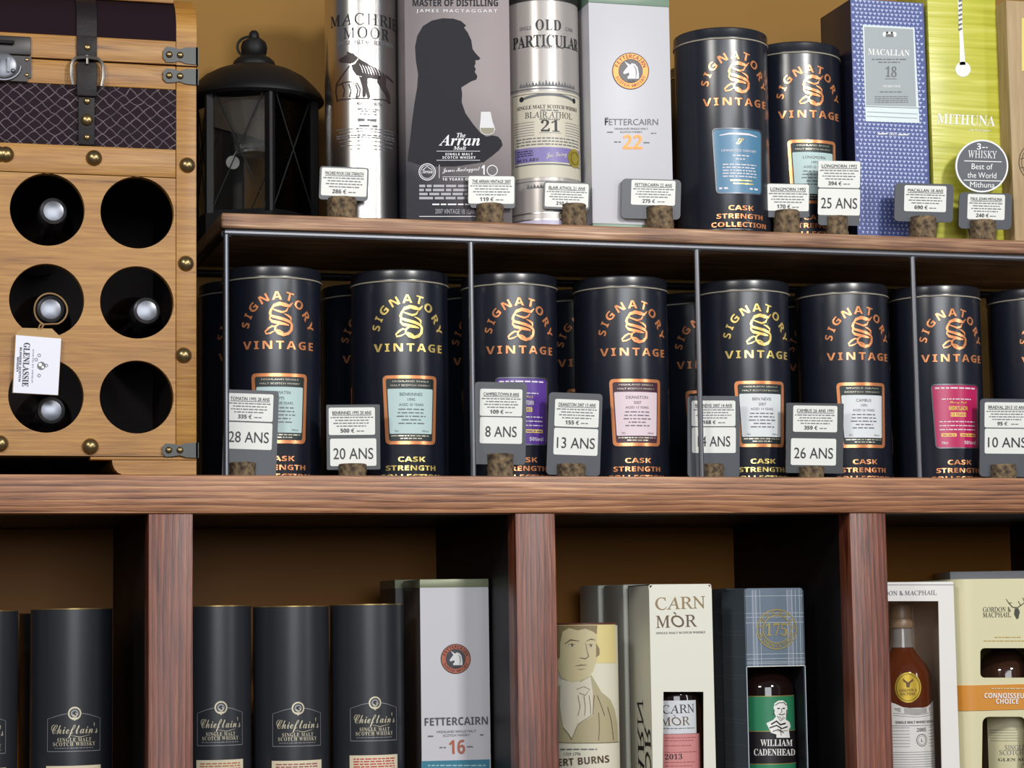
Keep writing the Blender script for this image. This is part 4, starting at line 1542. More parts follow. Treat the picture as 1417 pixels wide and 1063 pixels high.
# blue carton
Y0 = 0.158
p0, p1 = at(1183, 200, Y0), at(1284.5, 200, Y0)
X, HWX = (p0.x+p1.x)/2, (p1.x-p0.x)/2
HT2 = at(1230, 1.5, Y0).z-ZU
o = thing('whisky_carton', 'blue carton patterned with silver triangles around a grey panel', 'carton', (X, Y0, ZU), GT)
MB().box(-HWX, HWX, 0.001, 0.1, 0, HT2, 0.0010).build('body', mat('navy_card', (26, 28, 48), 0.4), o)
MB().box(-HWX, HWX, 0, 0.0012, 0, HT2).build('front_face', mat('royal_blue_card', (72, 86, 146), 0.38), o)
m = flatmap(X, Y0, ZU)
A = Art()
sil = mat('silver_triangles', (178, 188, 216), 0.3, 0.3)
P = 2*HWX/17
row = 0
z = 0.002
while z < HT2-0.004:
    for k in range(17):
        x = -HWX+P*(k+(0.5 if row % 2 else 0.25))
        if x+P*0.45 < HWX-0.0005 and x-P*0.4 > -HWX:
            big = 0.40 if z > 0.075 else 0.30  # low triangles drawn smaller, a light reflection put into the pattern
            A.poly([(x-P*big, z+P*0.56), (x+P*big, z+P*0.56), (x, z)], sil, 1)
    z += P*0.86
    row += 1
A.build('triangle_pattern', o, 'flat')
A = Art(m)
pg = mat('panel_grey', (160, 168, 172), 0.4)
A.poly([(1193.5, 34.5), (1265, 38.5), (1272, 170.5), (1197.5, 168)], mat('silver_edge', (206, 218, 220), 0.35, 0.2), 4)
A.poly([(1195.5, 37), (1263, 40.5), (1267.5, 148), (1198, 146)], pg, 5)
A.line([(1197.5, 147.5), (1271, 150)], 0.8, M_inkg, 6)
for k in range(2):
    A.line([(1199, 155+k*6), (1269, 158+k*6)], 1.2, pg, 5)
A.rrect(1221, 44.5, 1240, 51, 2.5, M_white, 6)
A.disc(1227, 45.5, 1.7, M_ink, 7)
A.disc(1233.5, 45.8, 1.7, M_ink, 7)
A.rect(1225, 47.5, 1236, 51.5, M_inkg, 7)
A.text('MACALLAN', 1200.5, 76, 1258, 78, 8.4, M_white, 'serif', 7)
A.greek(1206, 1256, 82.5, 1.5, M_inkg, 7, 8)
A.greek(1215, 1246, 86.5, 1.5, M_inkg, 7, 9)
A.text('18', 1224.5, 106.5, 1240, 107, 14, M_inkg, 'serif', 7)
A.rect(1224, 109, 1240, 109.8, M_inkg, 7)
A.ctext('YEARS OLD', 1233, 121, 3, M_white, 'serif', 7)
A.greek(1217, 1247, 127.5, 1.3, M_inkg, 7, 10)
for k in range(4):
    A.greek(1210, 1256, 134+k*2.6, 1.0, M_inkg, 7, 11+k)
A.ctext('2021', 1235, 187.5, 3.4, M_white, 'serif', 7)
A.rect(1214, 184.8, 1227, 186.4, M_white, 7)
A.rect(1242, 186, 1256, 187.6, M_white, 7)
A.build('grey_panel', o, 'flat')

# yellow carton
Y0 = 0.157
p0, p1 = at(1290, 200, Y0), at(1385, 200, Y0)
X, HWX = (p0.x+p1.x)/2, (p1.x-p0.x)/2
o = thing('whisky_carton', 'yellow green carton with a white hanging drop, right of the blue carton', 'carton', (X, Y0, ZU), GT)
my = wood('streaked_yellow', [(0.30, (160, 160, 44)), (0.5, (194, 194, 72)), (0.70, (226, 222, 130))], 'x', 22, 90, 0.35, 0.35)
MB().box(-HWX, HWX, 0, 0.095, 0, 0.356, 0.0008).build('body', my, o)
m = flatmap(X, Y0, ZU)
A = Art(m)
A.disc(1332.3, 96, 10.5, M_white, 2)
A.line([(1326.8, -12), (1328, 10), (1329.3, 40), (1330.8, 66), (1331.8, 90)], [5.2, 5.2, 5.0, 6.0, 8.0], M_white, 2)
for k in range(8):
    A.poly([(1325.5, -6+k*6.6), (1330.5, -8+k*6.6), (1331.5, -5.5+k*6.6), (1327, -3+k*6.6)], M_inkg, 3)
A.build('drop_motif', o, 'flat')
A = Art(m)
A.text('MITHUNA', 1296, 171, 1376.5, 175, 14.0, M_white, 'serif')
A.text('by Paul John', 1342, 181, 1370, 182.5, 3, M_white, 'sans')
A.build('print', o, 'flat')

# pale wooden carton at the right edge
Y0 = 0.128
x0 = at(1399.5, 200, Y0).x
o = thing('whisky_carton', 'pale wood grained carton cut off by the photo edge', 'carton', (x0+0.05, Y0, ZU), GT)
MB().box(-0.05, 0.05, 0, 0.1, 0, 0.33, 0.001).build('body', M_plainwood, o)
m = flatmap(x0+0.05, Y0, ZU)
A = Art(m)
ln = mat('brown_print', (88, 66, 44), 0.5)
A.ring(1433, 224, 22.5, 23.6, ln, 2, 60, 1.15)
A.ring(1433, 224, 19, 19.8, ln, 2, 60, 1.15)
A.line([(1412, 220), (1432, 214)], 1.0, ln, 2)
A.line([(1412, 232), (1432, 232)], 1.0, ln, 2)
A.build('round_print', o, 'flat')
A = Art(m)
A.rect(1413.5, 25, 1444, 98, mat('straw_label', (224, 206, 112), 0.45), 1)
A.build('straw_label', o, 'flat')

# ------------------------------------------------------------------ lower compartments
GL = 'black tubes with knot emblem'
gold2 = mat('pale_gold_print', (206, 198, 172), 0.35, 0.4)
line_ = mat('silver_print', (150, 150, 156), 0.35, 0.4)
TUBE_ME = {}


def black_tube(pl, pr, Yc, label, ytop=842, dy=0.0, paperm=None, plain=False, R=None):
    X = cyl_x(pl, pr, 930, Yc)
    a, b = at(pl, 930, Yc), at(pr, 930, Yc)
    R = R or (b.x-a.x)/2*0.985
    zt = at((pl+pr)/2, ytop, Yc-R).z-LOWZ
    o = thing('whisky_tube', label, 'tube', (X, Yc, LOWZ), GL)
    MB().lathe([(0, 0), (R, 0), (R, zt-0.0012), (R-0.0012, zt-0.0012), (0, zt-0.0012)], 72).build('body', mat('black_card_tube', (38, 40, 46), 0.36, 0.0, 0.6), o)
    MB().lathe([(R-0.0012, zt-0.0012), (R+0.0004, zt-0.0012), (R+0.0004, zt), (R-0.0014, zt)], 72).build('gold_rim', mat('rim_gold', (172, 146, 92), 0.3, 0.8), o)
    if plain:
        return o
    m = cylmap(X, Yc, LOWZ, R)
    mid = (pl+pr)/2
    v = lambda py: m(mid, py+dy)[1]
    A = Art()
    k = R/0.046
    c = 0.0
    fr = [(-0.0310*k, v(1032)), (-0.0310*k, v(987)), (-0.016*k, v(981.5)), (-0.007*k, v(979.5))]
    A.line(fr, 0.0007, line_, 2)
    A.line([(-x, y) for x, y in fr], 0.0007, line_, 2)
    A.line([(-0.0310*k, v(1032)), (0.0310*k, v(1032))], 0.0007, line_, 2)
    A.ctext("Chieftain's", 0.0005, v(1007.5), 0.0112, gold2, 'script', 3, 0.0535*k, res=4)
    A.line([(-0.004, v(1010)), (0.006, v(1012.5)), (0.018, v(1009.5))], [0.0002, 0.0007, 0.0002], gold2, 2)
    A.ctext('SINGLE MALT', 0, v(1018.6), 0.0042, gold2, 'serif', 3, 0.038*k, 1.2)
    A.ctext('SCOTCH WHISKY', 0, v(1024.5), 0.0042, gold2, 'serif', 3, 0.048*k, 1.2)
    A.greek(-0.022, 0.022, v(1027.5), 0.0008, line_, 3, 4)
    A.ring(0, v(979.5), 0.0056, 0.0074, gold2, 3)
    A.ring(0, v(979.5), 0.0026, 0.0042, line_, 3, 24)
    A.line([(0.001, v(979)), (0.003, v(981)), (0.0005, v(984)), (-0.0022, v(981))], 0.0012, gold2, 4)
    A.poly([(-0.0035, v(985)), (0.0035, v(985)), (0, v(990))], gold2, 3)
    A.build('emblem', o, 'cyl', R=R)
    B = Art()
    B.rect(-0.0325*k, v(1110), 0.0325*k, v(1052), mat('label_parchment', (216, 206, 178), 0.5), 1)
    for i in range(5):
        B.greek(-0.027*k, 0.027*k, v(1057.0+i*3.6), 0.0013, paperm, 3, 140+i+int(pl))
    B.rect(-0.0290*k, v(1105), 0.0290*k, v(1078), paperm, 2)
    B.build('label', o, 'cyl', R=R)
    return o


ob, rb, rd = mat('rust_print', (182, 104, 56), 0.5), mat('wine_print', (150, 78, 78), 0.5), mat('red_print', (190, 52, 52), 0.5)
black_tube(-78, 25.5, 0.125, 'black tube cut off by the left photo edge', 845, 12, ob)
black_tube(41, 156, 0.125, 'black tube with knot emblem, right tube of the far left compartment', 842, 8, ob)
black_tube(31, 130, 0.262, 'plain black tube hardly showing behind the far left tubes', 848, 0, None, True, 0.0465)
black_tube(249, 347.5, 0.125, 'black tube with knot emblem, partly behind the post, orange printed label', 838, 0, ob)
black_tube(350, 455, 0.125, 'black tube with knot emblem, middle one of three beside each other', 838.5, 1, rb)
black_tube(457, 558, 0.125, 'black tube with knot emblem next to the white 16 carton', 836, -6.5, rd)

GC = 'whisky cartons in the lower compartments'
# white 16 carton
Y0 = 0.115
p0, p1 = at(582.5, 940, Y0), at(677.5, 940, Y0)
X, HWX = (p0.x+p1.x)/2, (p1.x-p0.x)/2
zt = at(630, 813, Y0).z-LOWZ
zr = at(630, 801.5, Y0).z-LOWZ
o = thing('whisky_carton', 'white carton with copper horse crest and number 16, in a lower compartment', 'carton', (X, Y0, LOWZ), GC)
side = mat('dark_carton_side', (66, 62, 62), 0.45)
mb = MB()
mb.box(-HWX, HWX, 0.0012, 0.088, 0, zt, 0.0006)
mb.build('body', side, o)
MB().box(-HWX, HWX, 0, 0.0012, 0, zt).build('front_face', M_wcard, o)
MB().box(-HWX-0.0003, HWX+0.0003, -0.0003, 0.0884, zt, zr, 0.0005).build('lid_band', mat('marbled_copper_green', (134, 140, 112), 0.4, 0.2, bump=0.1), o)
m = flatmap(X, Y0, LOWZ)
A = Art(m)
cop = mat('copper_print', (178, 104, 82), 0.35, 0.3)
crest(A, 630.5, 912, 20.8, cop)
A.build('crest', o, 'flat')
A = Art(m)
A.text('FETTERCAIRN', 587.5, 1004.5, 675, 1002.5, 10.4, mat('dark_grey_print'), 'bold')
A.text('HIGHLAND SINGLE MALT', 604.5, 1014.5, 658.5, 1013.2, 3.2, M_inkg, 'sans')
A.text('SCOTCH WHISKY', 613, 1019.6, 650, 1018.6, 3.2, M_inkg, 'sans')
A.greek(592, 599.5, 1019, 1.8, M_inkg, 3, 2)
A.greek(664, 672, 1017, 1.8, M_inkg, 3, 3)
A.text('16', 621.5, 1043.5, 643.5, 1043, 18.5, cop, 'bold')
A.greek(608, 618, 1034.5, 1.6, M_inkg, 3, 4)
A.greek(646, 656, 1033.5, 1.6, M_inkg, 3, 6)
A.build('print', o, 'flat')
A = Art(m)
tl = mat('teal_band', (54, 124, 148), 0.4)
A.poly([(583, 1053.5), (677.5, 1051), (677.5, 1170), (583, 1170)], tl, 1)
tw = mat('teal_light_print', (166, 206, 214), 0.4)
for k in range(5):
    A.greek(592, 672, 1059.5+k*4.2, 1.6, tw, 3, 160+k)
A.build('teal_band', o, 'flat')
Y0b = 0.215
xb0, xb1 = at(548, 940, Y0b).x, at(640, 940, Y0b).x
o = thing('whisky_carton', 'dark carton hardly showing behind the white 16 carton', 'carton', ((xb0+xb1)/2, Y0b, LOWZ), GC)
zz = at(560, 803, Y0b).z-LOWZ
MB().box(-(xb1-xb0)/2, (xb1-xb0)/2, 0, 0.088, 0, zz, 0.0008).build('body', side, o)
MB().box(-(xb1-xb0)/2-0.0002, (xb1-xb0)/2+0.0002, -0.0002, 0.0882, zz-0.010, zz+0.0004).build('lid_band', mat('marbled_copper_green'), o)

# poet tube: printed portrait of a man (plain stand-in)
R, YC = 0.0400, 0.130
X = cyl_x(762, 854, 950, YC)
R = (at(854, 950, YC).x-at(762, 950, YC).x)/2*0.99
zt = at(812, 866, YC-R).z-LOWZ
o = thing('whisky_tube', 'cream tube printed with a sepia portrait of a man in old fashioned dress', 'tube', (X, YC, LOWZ), GC)
MB().lathe([(0, 0), (R, 0), (R, zt), (0, zt)], 72).build('body', mat('cream_tube', (222, 218, 196), 0.4), o)
MB().lathe([(R-0.0015, zt), (R-0.0008, zt), (R-0.0008, zt+0.0030), (R-0.002, zt+0.0036), (0, zt+0.0036)], 72).build('lid', mat('brown_cap', (96, 56, 46), 0.4), o)
m = cylmap(X, YC, LOWZ, R)


def b5(pts):      # points read off the 4.99x enlargement
    return [(760+x/4.99, 850+y/4.99) for x, y in pts]


A = Art(m)
yel = mat('straw_print', (222, 206, 142), 0.45)
skin, shade, hair, coat, cravat = [mat(n_, c_, 0.5) for n_, c_ in (('sepia_skin', (204, 192, 150)), ('sepia_line', (112, 98, 72)), ('sepia_hair', (138, 122, 88)), ('sepia_coat', (178, 168, 132)), ('sepia_cravat', (214, 208, 186)))]
A.poly(b5([(30, 76), (455, 72), (462, 336), (30, 340)]), yel, 1)
A.poly(b5([(32, 880), (32, 560), (60, 500), (110, 470), (200, 470), (290, 420), (320, 470), (360, 540), (420, 590), (450, 660), (468, 760), (474, 880)]), coat, 2)
A.poly(b5([(80, 480), (130, 460), (220, 470), (285, 430), (300, 540), (300, 700), (200, 760), (160, 860), (100, 780), (76, 640)]), cravat, 3)
A.poly(b5([(40, 80), (325, 80), (328, 200), (340, 260), (322, 330), (300, 400), (240, 450), (160, 470), (90, 440), (60, 380), (40, 300)]), skin, 4)
A.poly(b5([(40, 78), (330, 78), (326, 140), (300, 120), (250, 100), (200, 112), (140, 96), (96, 120), (80, 200), (78, 300), (40, 330)]), hair, 5)
A.poly(b5([(322, 200), (345, 240), (345, 280), (322, 300)]), hair, 5)
A.line(b5([(112, 205), (150, 178), (210, 186)]), [1.0, 2.0, 0.6], shade, 6)
A.line(b5([(255, 186), (290, 172), (316, 180)]), [0.6, 1.8, 0.8], shade, 6)
for x, y, w in ((158, 216, 26), (284, 218, 20)):
    A.disc(760+x/4.99, 850+y/4.99, w/4.99, cravat, 6, ry=9/4.99)
    A.disc(760+(x+3)/4.99, 850+y/4.99, 8/4.99, shade, 7)
    A.line(b5([(x-w, y-2), (x, y-11), (x+w, y-3)]), [0.4, 1.2, 0.4], shade, 7)
A.line(b5([(252, 200), (262, 260), (272, 292), (250, 308), (212, 302)]), [0.4, 0.8, 1.4, 1.6, 0.8], shade, 6)
A.line(b5([(180, 358), (220, 352), (262, 352)]), [0.4, 1.6, 0.4], shade, 6)
A.line(b5([(196, 378), (225, 382), (250, 376)]), [0.3, 0.8, 0.3], shade, 6)
for q in ([(190, 520), (240, 500), (280, 520), (250, 560), (210, 545)], [(200, 560), (215, 640), (200, 700)], [(240, 560), (250, 640), (245, 700)], [(275, 560), (285, 640), (285, 690)], [(160, 860), (200, 760), (300, 690), (310, 560)], [(330, 560), (360, 640), (380, 700)], [(100, 780), (140, 830), (160, 870)], [(340, 680), (345, 780), (340, 870)], [(400, 640), (425, 740), (440, 870)]):
    A.line(b5(q), 0.7, shade, 6)
A.rect(766, 1026.5, 856, 1027.2, shade, 3)
A.greek(776, 826, 1037, 1.6, M_inkg, 3, 5)
A.text('1759 1796', 781, 1046, 804, 1045.5, 4.4, M_inkg, 'sans')
A.text('BURNS', 800.5, 1058.5, 843, 1055, 9.5, mat('brown_ink', (84, 62, 44), 0.5), 'bold')
A.text('ROBERT', 745+2, 1062, 794.5, 1059, 9.5, mat('brown_ink'), 'bold')
A.build('portrait_print', o, 'cyl', R=R)


def windowed(o, HWX, dep, zt, win, body, inner, cham=0.006, z0=0.0):
    """open-fronted carton: shell, front sheet cut by windows"""
    mb = MB()
    t = 0.0012
    mb.box(-HWX, -HWX+t, t, dep, z0, zt)
    mb.box(HWX-t, HWX, t, dep, z0, zt)
    mb.box(-HWX, HWX, dep-t, dep, z0, zt)
    mb.box(-HWX, HWX, t, dep, zt-t, zt)
    mb.box(-HWX, HWX, t, dep, z0, z0+t)
    sh = mb.build('shell', body, o)
    mb = MB()
    c = cham
    mb.panel([(-HWX, z0), (HWX, z0), (HWX, zt-c), (HWX-c, zt), (-HWX+c, zt), (-HWX, zt-c)], win, 0.0, t)
    fr_ = mb.build('front_face', body, o)
    mb = MB()
    mb.box(-HWX+t, HWX-t, dep-t-0.0006, dep-t, z0+t, zt-t)
    for s in (-1, 1):
        mb.box(*sorted((s*(HWX-t), s*(HWX-t-0.0006))), t, dep-t, z0+t, zt-t)
    mb.build('lining', inner, o)
    return sh, fr_


# three cream cartons one behind another
creamc = mat('cream_carton', (222, 222, 208), 0.42)
brownin = mat('brown_inside', (150, 100, 62), 0.6)
for i, (pl, pr, Y0, pt) in enumerate(((900.5, 987.5, 0.085, 808.5), (864.5, 948, 0.172, 808.5), (829.5, 910, 0.262, 809.5))):
    a, b = at(pl, 930, Y0), at(pr, 930, Y0)
    X, HWX = (a.x+b.x)/2, (b.x-a.x)/2
    zt = at((pl+pr)/2, pt, Y0).z-LOWZ
    o = thing('whisky_carton', ('cream carton with gold lettering and a window showing its bottle', 'cream carton directly behind the windowed cream carton', 'hindmost of the three cream cartons, only its edge showing')[i], 'carton', (X, Y0, LOWZ), GC)
    m = flatmap(X, Y0, LOWZ)
    if i == 0:
        w = [m(*q) for q in ((918, 1200), (918, 957.5), (973.5, 957.5), (976, 1200))]
        windowed(o, HWX, 0.080, zt, [[(x, max(z, 0.02)) for x, z in w]], creamc, brownin)
        A = Art(m)
        gb = mat('bronze_foil', (158, 136, 98), 0.35, 0.35)
        A.text('CARN', 907, 844, 976, 841.5, 16.5, gb, 'roman')
        A.text('MÒR', 908, 869, 964.5, 867, 16.5, mat('brown_foil', (112, 92, 70), 0.35, 0.3), 'roman')
        A.text('SINGLE MALT SCOTCH WHISKY', 908, 877.6, 976.5, 876.2, 2.8, M_inkg, 'serif')
        A.build('print', o, 'flat')
        S = Art()
        S.text('CARN', 0.052, 0.03, 0.052, 0.165, 0.022, M_ink, 'roman')
        S.text('MÒR', 0.026, 0.03, 0.026, 0.135, 0.022, M_ink, 'roman')
        S.build('side_print', o, 'side', y0=-HWX)
        # the bottle seen through the window
        bx, by, br = X+0.0025, 0.124, 0.0335
        bt = thing('whisky_bottle', 'bottle with white and pink labels inside the windowed cream carton', 'bottle', (bx, by, LOWZ+0.0014), 'bottles inside cartons')
        zsh = at(944, 955, by-br).z-LOWZ
        MB().lathe([(0, 0), (br-0.002, 0), (br, 0.003), (br, zsh-0.012), (br-0.003, zsh), (br-0.012, zsh+0.010), (0.014, zsh+0.020), (0.0125, zsh+0.034), (0.0125, zsh+0.05), (0, zsh+0.05)], 48).build('glass_body', M_glassdark, bt)
        bm_ = cylmap(bx, by, LOWZ+0.0014, br)
        v = lambda py: bm_(945, py)[1]
        B = Art()
        wl, pk = mat('bottle_white_label', (206, 210, 214), 0.45), mat('bottle_pink_label', (204, 136, 134), 0.45)
        B.rect(-0.030, v(1015.5), 0.0185, v(969.5), wl, 1)
        B.text('CARN', -0.026, v(987.5), 0.0150, v(986.5), 0.0102, M_ink, 'roman')
        B.text('MÒR', -0.028, v(1004.5), 0.0080, v(1003.5), 0.0102, mat('brown_foil'), 'roman')
        B.greek(-0.025, 0.015, v(1008), 0.001, M_inkg, 3, 3)
        B.build('white_label', bt, 'cyl', R=br)
        B = Art()
        B.rect(-0.028, v(1130), 0.0250, v(1016), pk, 2)
        for k, py in enumerate((1021, 1025, 1032, 1041, 1055, 1060)):
            B.greek(-0.024, 0.018-0.004*(k % 3), v(py), 0.0009, rb, 3, 180+k)
        B.text('2013', -0.024, v(1051), -0.003, v(1050.5), 0.0062, M_ink, 'serif')
        B.build('pink_label', bt, 'cyl', R=br)
    else:
        MB().box(-HWX, HWX, 0, 0.080, 0, zt, 0.0022, 3).build('body', creamc, o)
        S = Art()
        S.text('CARN', 0.052, 0.03, 0.052, 0.15, 0.022, M_ink, 'roman')
        S.build('side_print', o, 'side', y0=-HWX)

# tartan cartons
tart = mat('slate_tartan_card', (98, 112, 128), 0.45)
tartd = mat('dark_tartan_card', (82, 94, 106), 0.45)
tin_ = mat('dark_navy_inside', (26, 26, 34), 0.6)
lw2 = mat('tartan_white_thread', (176, 188, 198), 0.45)


def tartan(A, x0, x1, zs, xs, mm, y_=True):
    for z in zs:
        A.rect(x0, z-0.0003, x1, z+0.0003, mm, 2)


Y0 = 0.085
a, b = at(1032.5, 930, Y0), at(1114.5, 930, Y0)
X, HWX = (a.x+b.x)/2, (b.x-a.x)/2
m = flatmap(X, Y0, LOWZ)
zt = at(1072, 814, Y0).z-LOWZ
zw = at(1072, 922.5, Y0).z-LOWZ
o = thing('whisky_carton', 'slate tartan carton with gold round seal, open front showing a green label bottle', 'carton', (X, Y0, LOWZ), GC)
mb = MB()
mb.panel([(-HWX+0.0008, zw), (HWX-0.0008, zw), (HWX-0.0008, zt-0.004), (HWX-0.004, zt), (-HWX+0.004, zt), (-HWX+0.0008, zt-0.004)], [], 0.0, 0.0012)
mb.build('front_face', tart, o)
mb = MB()
for s in (-1, 1):
    mb.box(*sorted((s*HWX, s*(HWX-0.0014))), 0.0, 0.080, 0, zt-0.003)
mb.box(-HWX, HWX, 0.0788, 0.080, 0, zt-0.003)
mb.box(-HWX+0.001, HWX-0.001, 0.001, 0.080, zt-0.004, zt-0.0005)
mb.box(-HWX, HWX, 0.0, 0.080, 0, 0.0011)
mb.build('shell', tartd, o)
mb = MB()
mb.box(-HWX+0.0015, HWX-0.0015, 0.0775, 0.0787, 0.002, zw)
for s in (-1, 1):
    mb.box(*sorted((s*(HWX-0.0015), s*(HWX-0.0021))), 0.001, 0.078, 0.002, zw)
mb.build('lining', tin_, o)
A = Art()
for f in (0.14, 0.19, 0.26, 0.72, 0.80, 0.86, 0.93):
    x = -HWX+2*HWX*f
    A.rect(x-0.0003, zw, x+0.0003, zt-0.002, lw2, 1)
for f in (0.16, 0.56, 0.63, 0.68, 0.90, 0.10, 0.06, 0.04):
    z = zw+(zt-zw)*f
    A.rect(-HWX+0.001, z-0.0003, HWX-0.001, z+0.0003, lw2, 2)
for f in (0.165, 0.765):
    x = -HWX+2*HWX*f
    A.rect(x-0.004, zw, x+0.004, zt-0.002, mat('tartan_band', (118, 128, 144), 0.45), 0)
A.rect(-HWX+0.001, zw, HWX-0.001, zw+0.0008, M_white, 3)
for s in (-1, 1):
    A.rect(s*(HWX-0.0009), 0.0, s*HWX, zw, lw2, 3)
A.build('tartan_lines', o, 'flat')
S = Art()
for k in range(9):
    z = zt-0.03-k*0.027
    S.rect(0.0, z, 0.08, z+0.0005, mat('tartan_grey_thread', (122, 134, 146), 0.45), 1)
    if k % 2:
        S.rect(0.0, z+0.004, 0.08, z+0.0045, mat('tartan_grey_thread'), 1)
S.build('side_lines', o, 'side', y0=-HWX)
A = Art(m)
gs = mat('seal_gold', (176, 160, 96), 0.35, 0.5)
A.ring(1074.5, 871, 26.5, 28, gs, 4, 56)
A.ring(1074.5, 871, 18.5, 19.8, gs, 4, 56)
A.arc('CADENHEADS', 1074.5, 871, 23, 23, 195, -15, 5.4, gs, 'serif', 4)
A.arc('CAMPBELTOWN', 1074.5, 871, 23, 23, 208, 332, 4.8, gs, 'serif', 4, inside=True)
A.text('175', 1059, 880, 1089, 880, 17, gs, 'serif', 4)
A.build('gold_seal', o, 'flat')
Y1 = 0.172
a, b = at(1008, 930, Y1), at(1090, 930, Y1)
X1, H1 = (a.x+b.x)/2, (b.x-a.x)/2
o = thing('whisky_carton', 'dark tartan carton standing behind the gold seal carton', 'carton', (X1, Y1, LOWZ), GC)
z1 = at(1040, 814, Y1).z-LOWZ
MB().box(-H1, H1, 0, 0.08, 0, z1, 0.0022, 3).build('body', tartd, o)
S = Art()
for k in range(9):
    z = z1-0.03-k*0.027
    S.rect(0.002, z, 0.078, z+0.0005, mat('tartan_grey_thread'), 1)
S.build('side_lines', o, 'side', y0=-H1)
# green label bottle
bx, by = X+0.0008, 0.124
br = HWX-0.0038
bt = thing('whisky_bottle', 'dark bottle with green and black label and white bust drawing', 'bottle', (bx, by, LOWZ+0.0014), 'bottles inside cartons')
zsh = at(1071, 950, by-br).z-LOWZ
MB().lathe([(0, 0), (br-0.002, 0), (br, 0.003), (br, zsh-0.004), (br-0.002, zsh+0.003), (br-0.008, zsh+0.010), (br-0.018, zsh+0.016), (0.0135, zsh+0.022), (0.0135, zsh+0.032), (0, zsh+0.032)], 56).build('glass_body', M_glassdark, bt)
m = cylmap(bx, by, LOWZ+0.0014, br)
v = lambda py: m(1071, py)[1]
A = Art()
gr, bl = mat('label_green', (46, 128, 90), 0.4), mat('label_black', (30, 27, 30), 0.4)
HC = br*1.42
A.rect(-HC, v(1012), HC, v(963.5), gr, 1)
A.rect(-HC, v(1057), HC, v(1012), bl, 1)
A.rect(-HC, v(1120), HC, v(1057), gr, 1)
for py in (1012, 1057.5, 963.5):
    A.rect(-HC, v(py)-0.0005, HC, v(py)+0.0005, gs, 2)
A.build('label', bt, 'cyl', R=br)


def c4(pts):    # points read off the 4.04x enlargement
    return [(1000+x/4.04, 800+y/4.04) for x, y in pts]


A = Art(m)
A.poly(c4([(285, 720), (290, 700), (310, 686), (335, 684), (355, 700), (360, 730), (358, 760), (350, 790), (372, 806), (378, 830), (368, 850), (374, 893), (300, 893), (300, 875), (270, 865), (244, 812), (280, 795), (298, 775), (286, 750)]), M_white, 2)
dk = bl
for q, w in (([(292, 712), (312, 698), (340, 696), (354, 712)], 1.0), ([(304, 730), (318, 728)], 1.6), ([(332, 730), (346, 728)], 1.6), ([(326, 730), (330, 750), (322, 752)], 0.8), ([(312, 760), (330, 765), (346, 758)], 1.2), ([(304, 770), (322, 800), (346, 780)], 0.8), ([(316, 772), (328, 790), (338, 774)], 0.8), ([(270, 818), (300, 800), (320, 820), (350, 812)], 2.2), ([(262, 838), (300, 824), (330, 842), (360, 830)], 1.8), ([(280, 858), (310, 846), (340, 866)], 1.2), ([(320, 830), (326, 880)], 0.8), ([(288, 735), (284, 765)], 1.0), ([(356, 735), (354, 775)], 0.8)):
    A.line(c4(q), w, dk, 4)
A.build('bust_drawing', bt, 'cyl', R=br)
A = Art(m)
A.text('WILLIAM', 1052.5, 1032.5, 1096, 1032.5, 9, M_white, 'serif')
A.text('CADENHEAD', 1043.5, 1045.5, 1099.5, 1045.5, 9, M_white, 'serif')
A.build('lettering', bt, 'cyl', R=br)

# white windowed carton at the right post
Y0 = 0.070
a, b = at(1200.5, 900, Y0), at(1322.5, 900, Y0)
X, HWX = (a.x+b.x)/2, (b.x-a.x)/2
m = flatmap(X, Y0, LOWZ)
zt = at(1260, 805.5, Y0).z-LOWZ
o = thing('whisky_carton', 'white carton with a tall window, right of the fourth post', 'carton', (X, Y0, LOWZ), GC)
w = [m(*q) for q in ((1222, 1200), (1215, 832), (1298.5, 832), (1307, 1200))]
wht = mat('white_presentation_card', (228, 226, 222), 0.4)
windowed(o, HWX, 0.115, zt, [[(x, max(z, 0.015)) for x, z in w]], wht, mat('taupe_lining', (206, 184, 162), 0.6), 0.0005)
A = Art(m)
A.rect(1204, 809.2, 1321, 809.9, M_inkg, 1)
A.text('GORDON & MACPHAIL', 1205, 824.5, 1296, 823.2, 6.2, M_inkg, 'roman')
A.build('print', o, 'flat')
by = 0.125
bx = at(1250, 950, by).x
br = (at(1285.5, 1000, by).x-at(1213, 1000, by).x)/2
bt = thing('whisky_bottle', 'amber bottle with gold round seal and white label inside the white windowed carton', 'bottle', (bx, by, LOWZ+0.0014), 'bottles inside cartons')
m = cylmap(bx, by, LOWZ+0.0014, br)
v = lambda py: at(1249, py, by).z-LOWZ-0.0014
amber = mat('amber_bottle_glass', (92, 42, 20), 0.06, 0.0, 0.8)
clear = mat('clear_bottle_neck', (166, 158, 152), 0.06, 0.0, 0.7, trans=0.4)
nr = 0.0128
MB().lathe([(0, 0), (br-0.002, 0), (br, 0.003), (br, v(945)), (br-0.001, v(932)), (br-0.006, v(920)), (nr+0.006, v(905)), (nr+0.0015, v(897)), (nr, v(888)), (nr, v(868)), (0, v(868))], 56).build('glass_body', amber, bt)
MB().lathe([(nr-0.0005, v(896)), (nr+0.0022, v(896)), (nr+0.0006, v(886)), (nr+0.0004, v(868)), (nr-0.0005, v(868))], 40).build('capsule', clear, bt)
MB().lathe([(0, v(869)), (0.0148, v(869)), (0.0152, v(867)), (0.0152, v(860)), (0.0144, v(858.5)), (0.0144, v(857)), (0.0136, v(856)), (0.0136, v(838)), (0.0128, v(836)), (0, v(836))], 40).build('stopper', mat('wooden_stopper', (138, 112, 86), 0.4), bt)
B = Art()
vc = lambda py: m(1252, py)[1]
B.rect(-0.037, vc(1120), 0.037, vc(980), wht, 1)
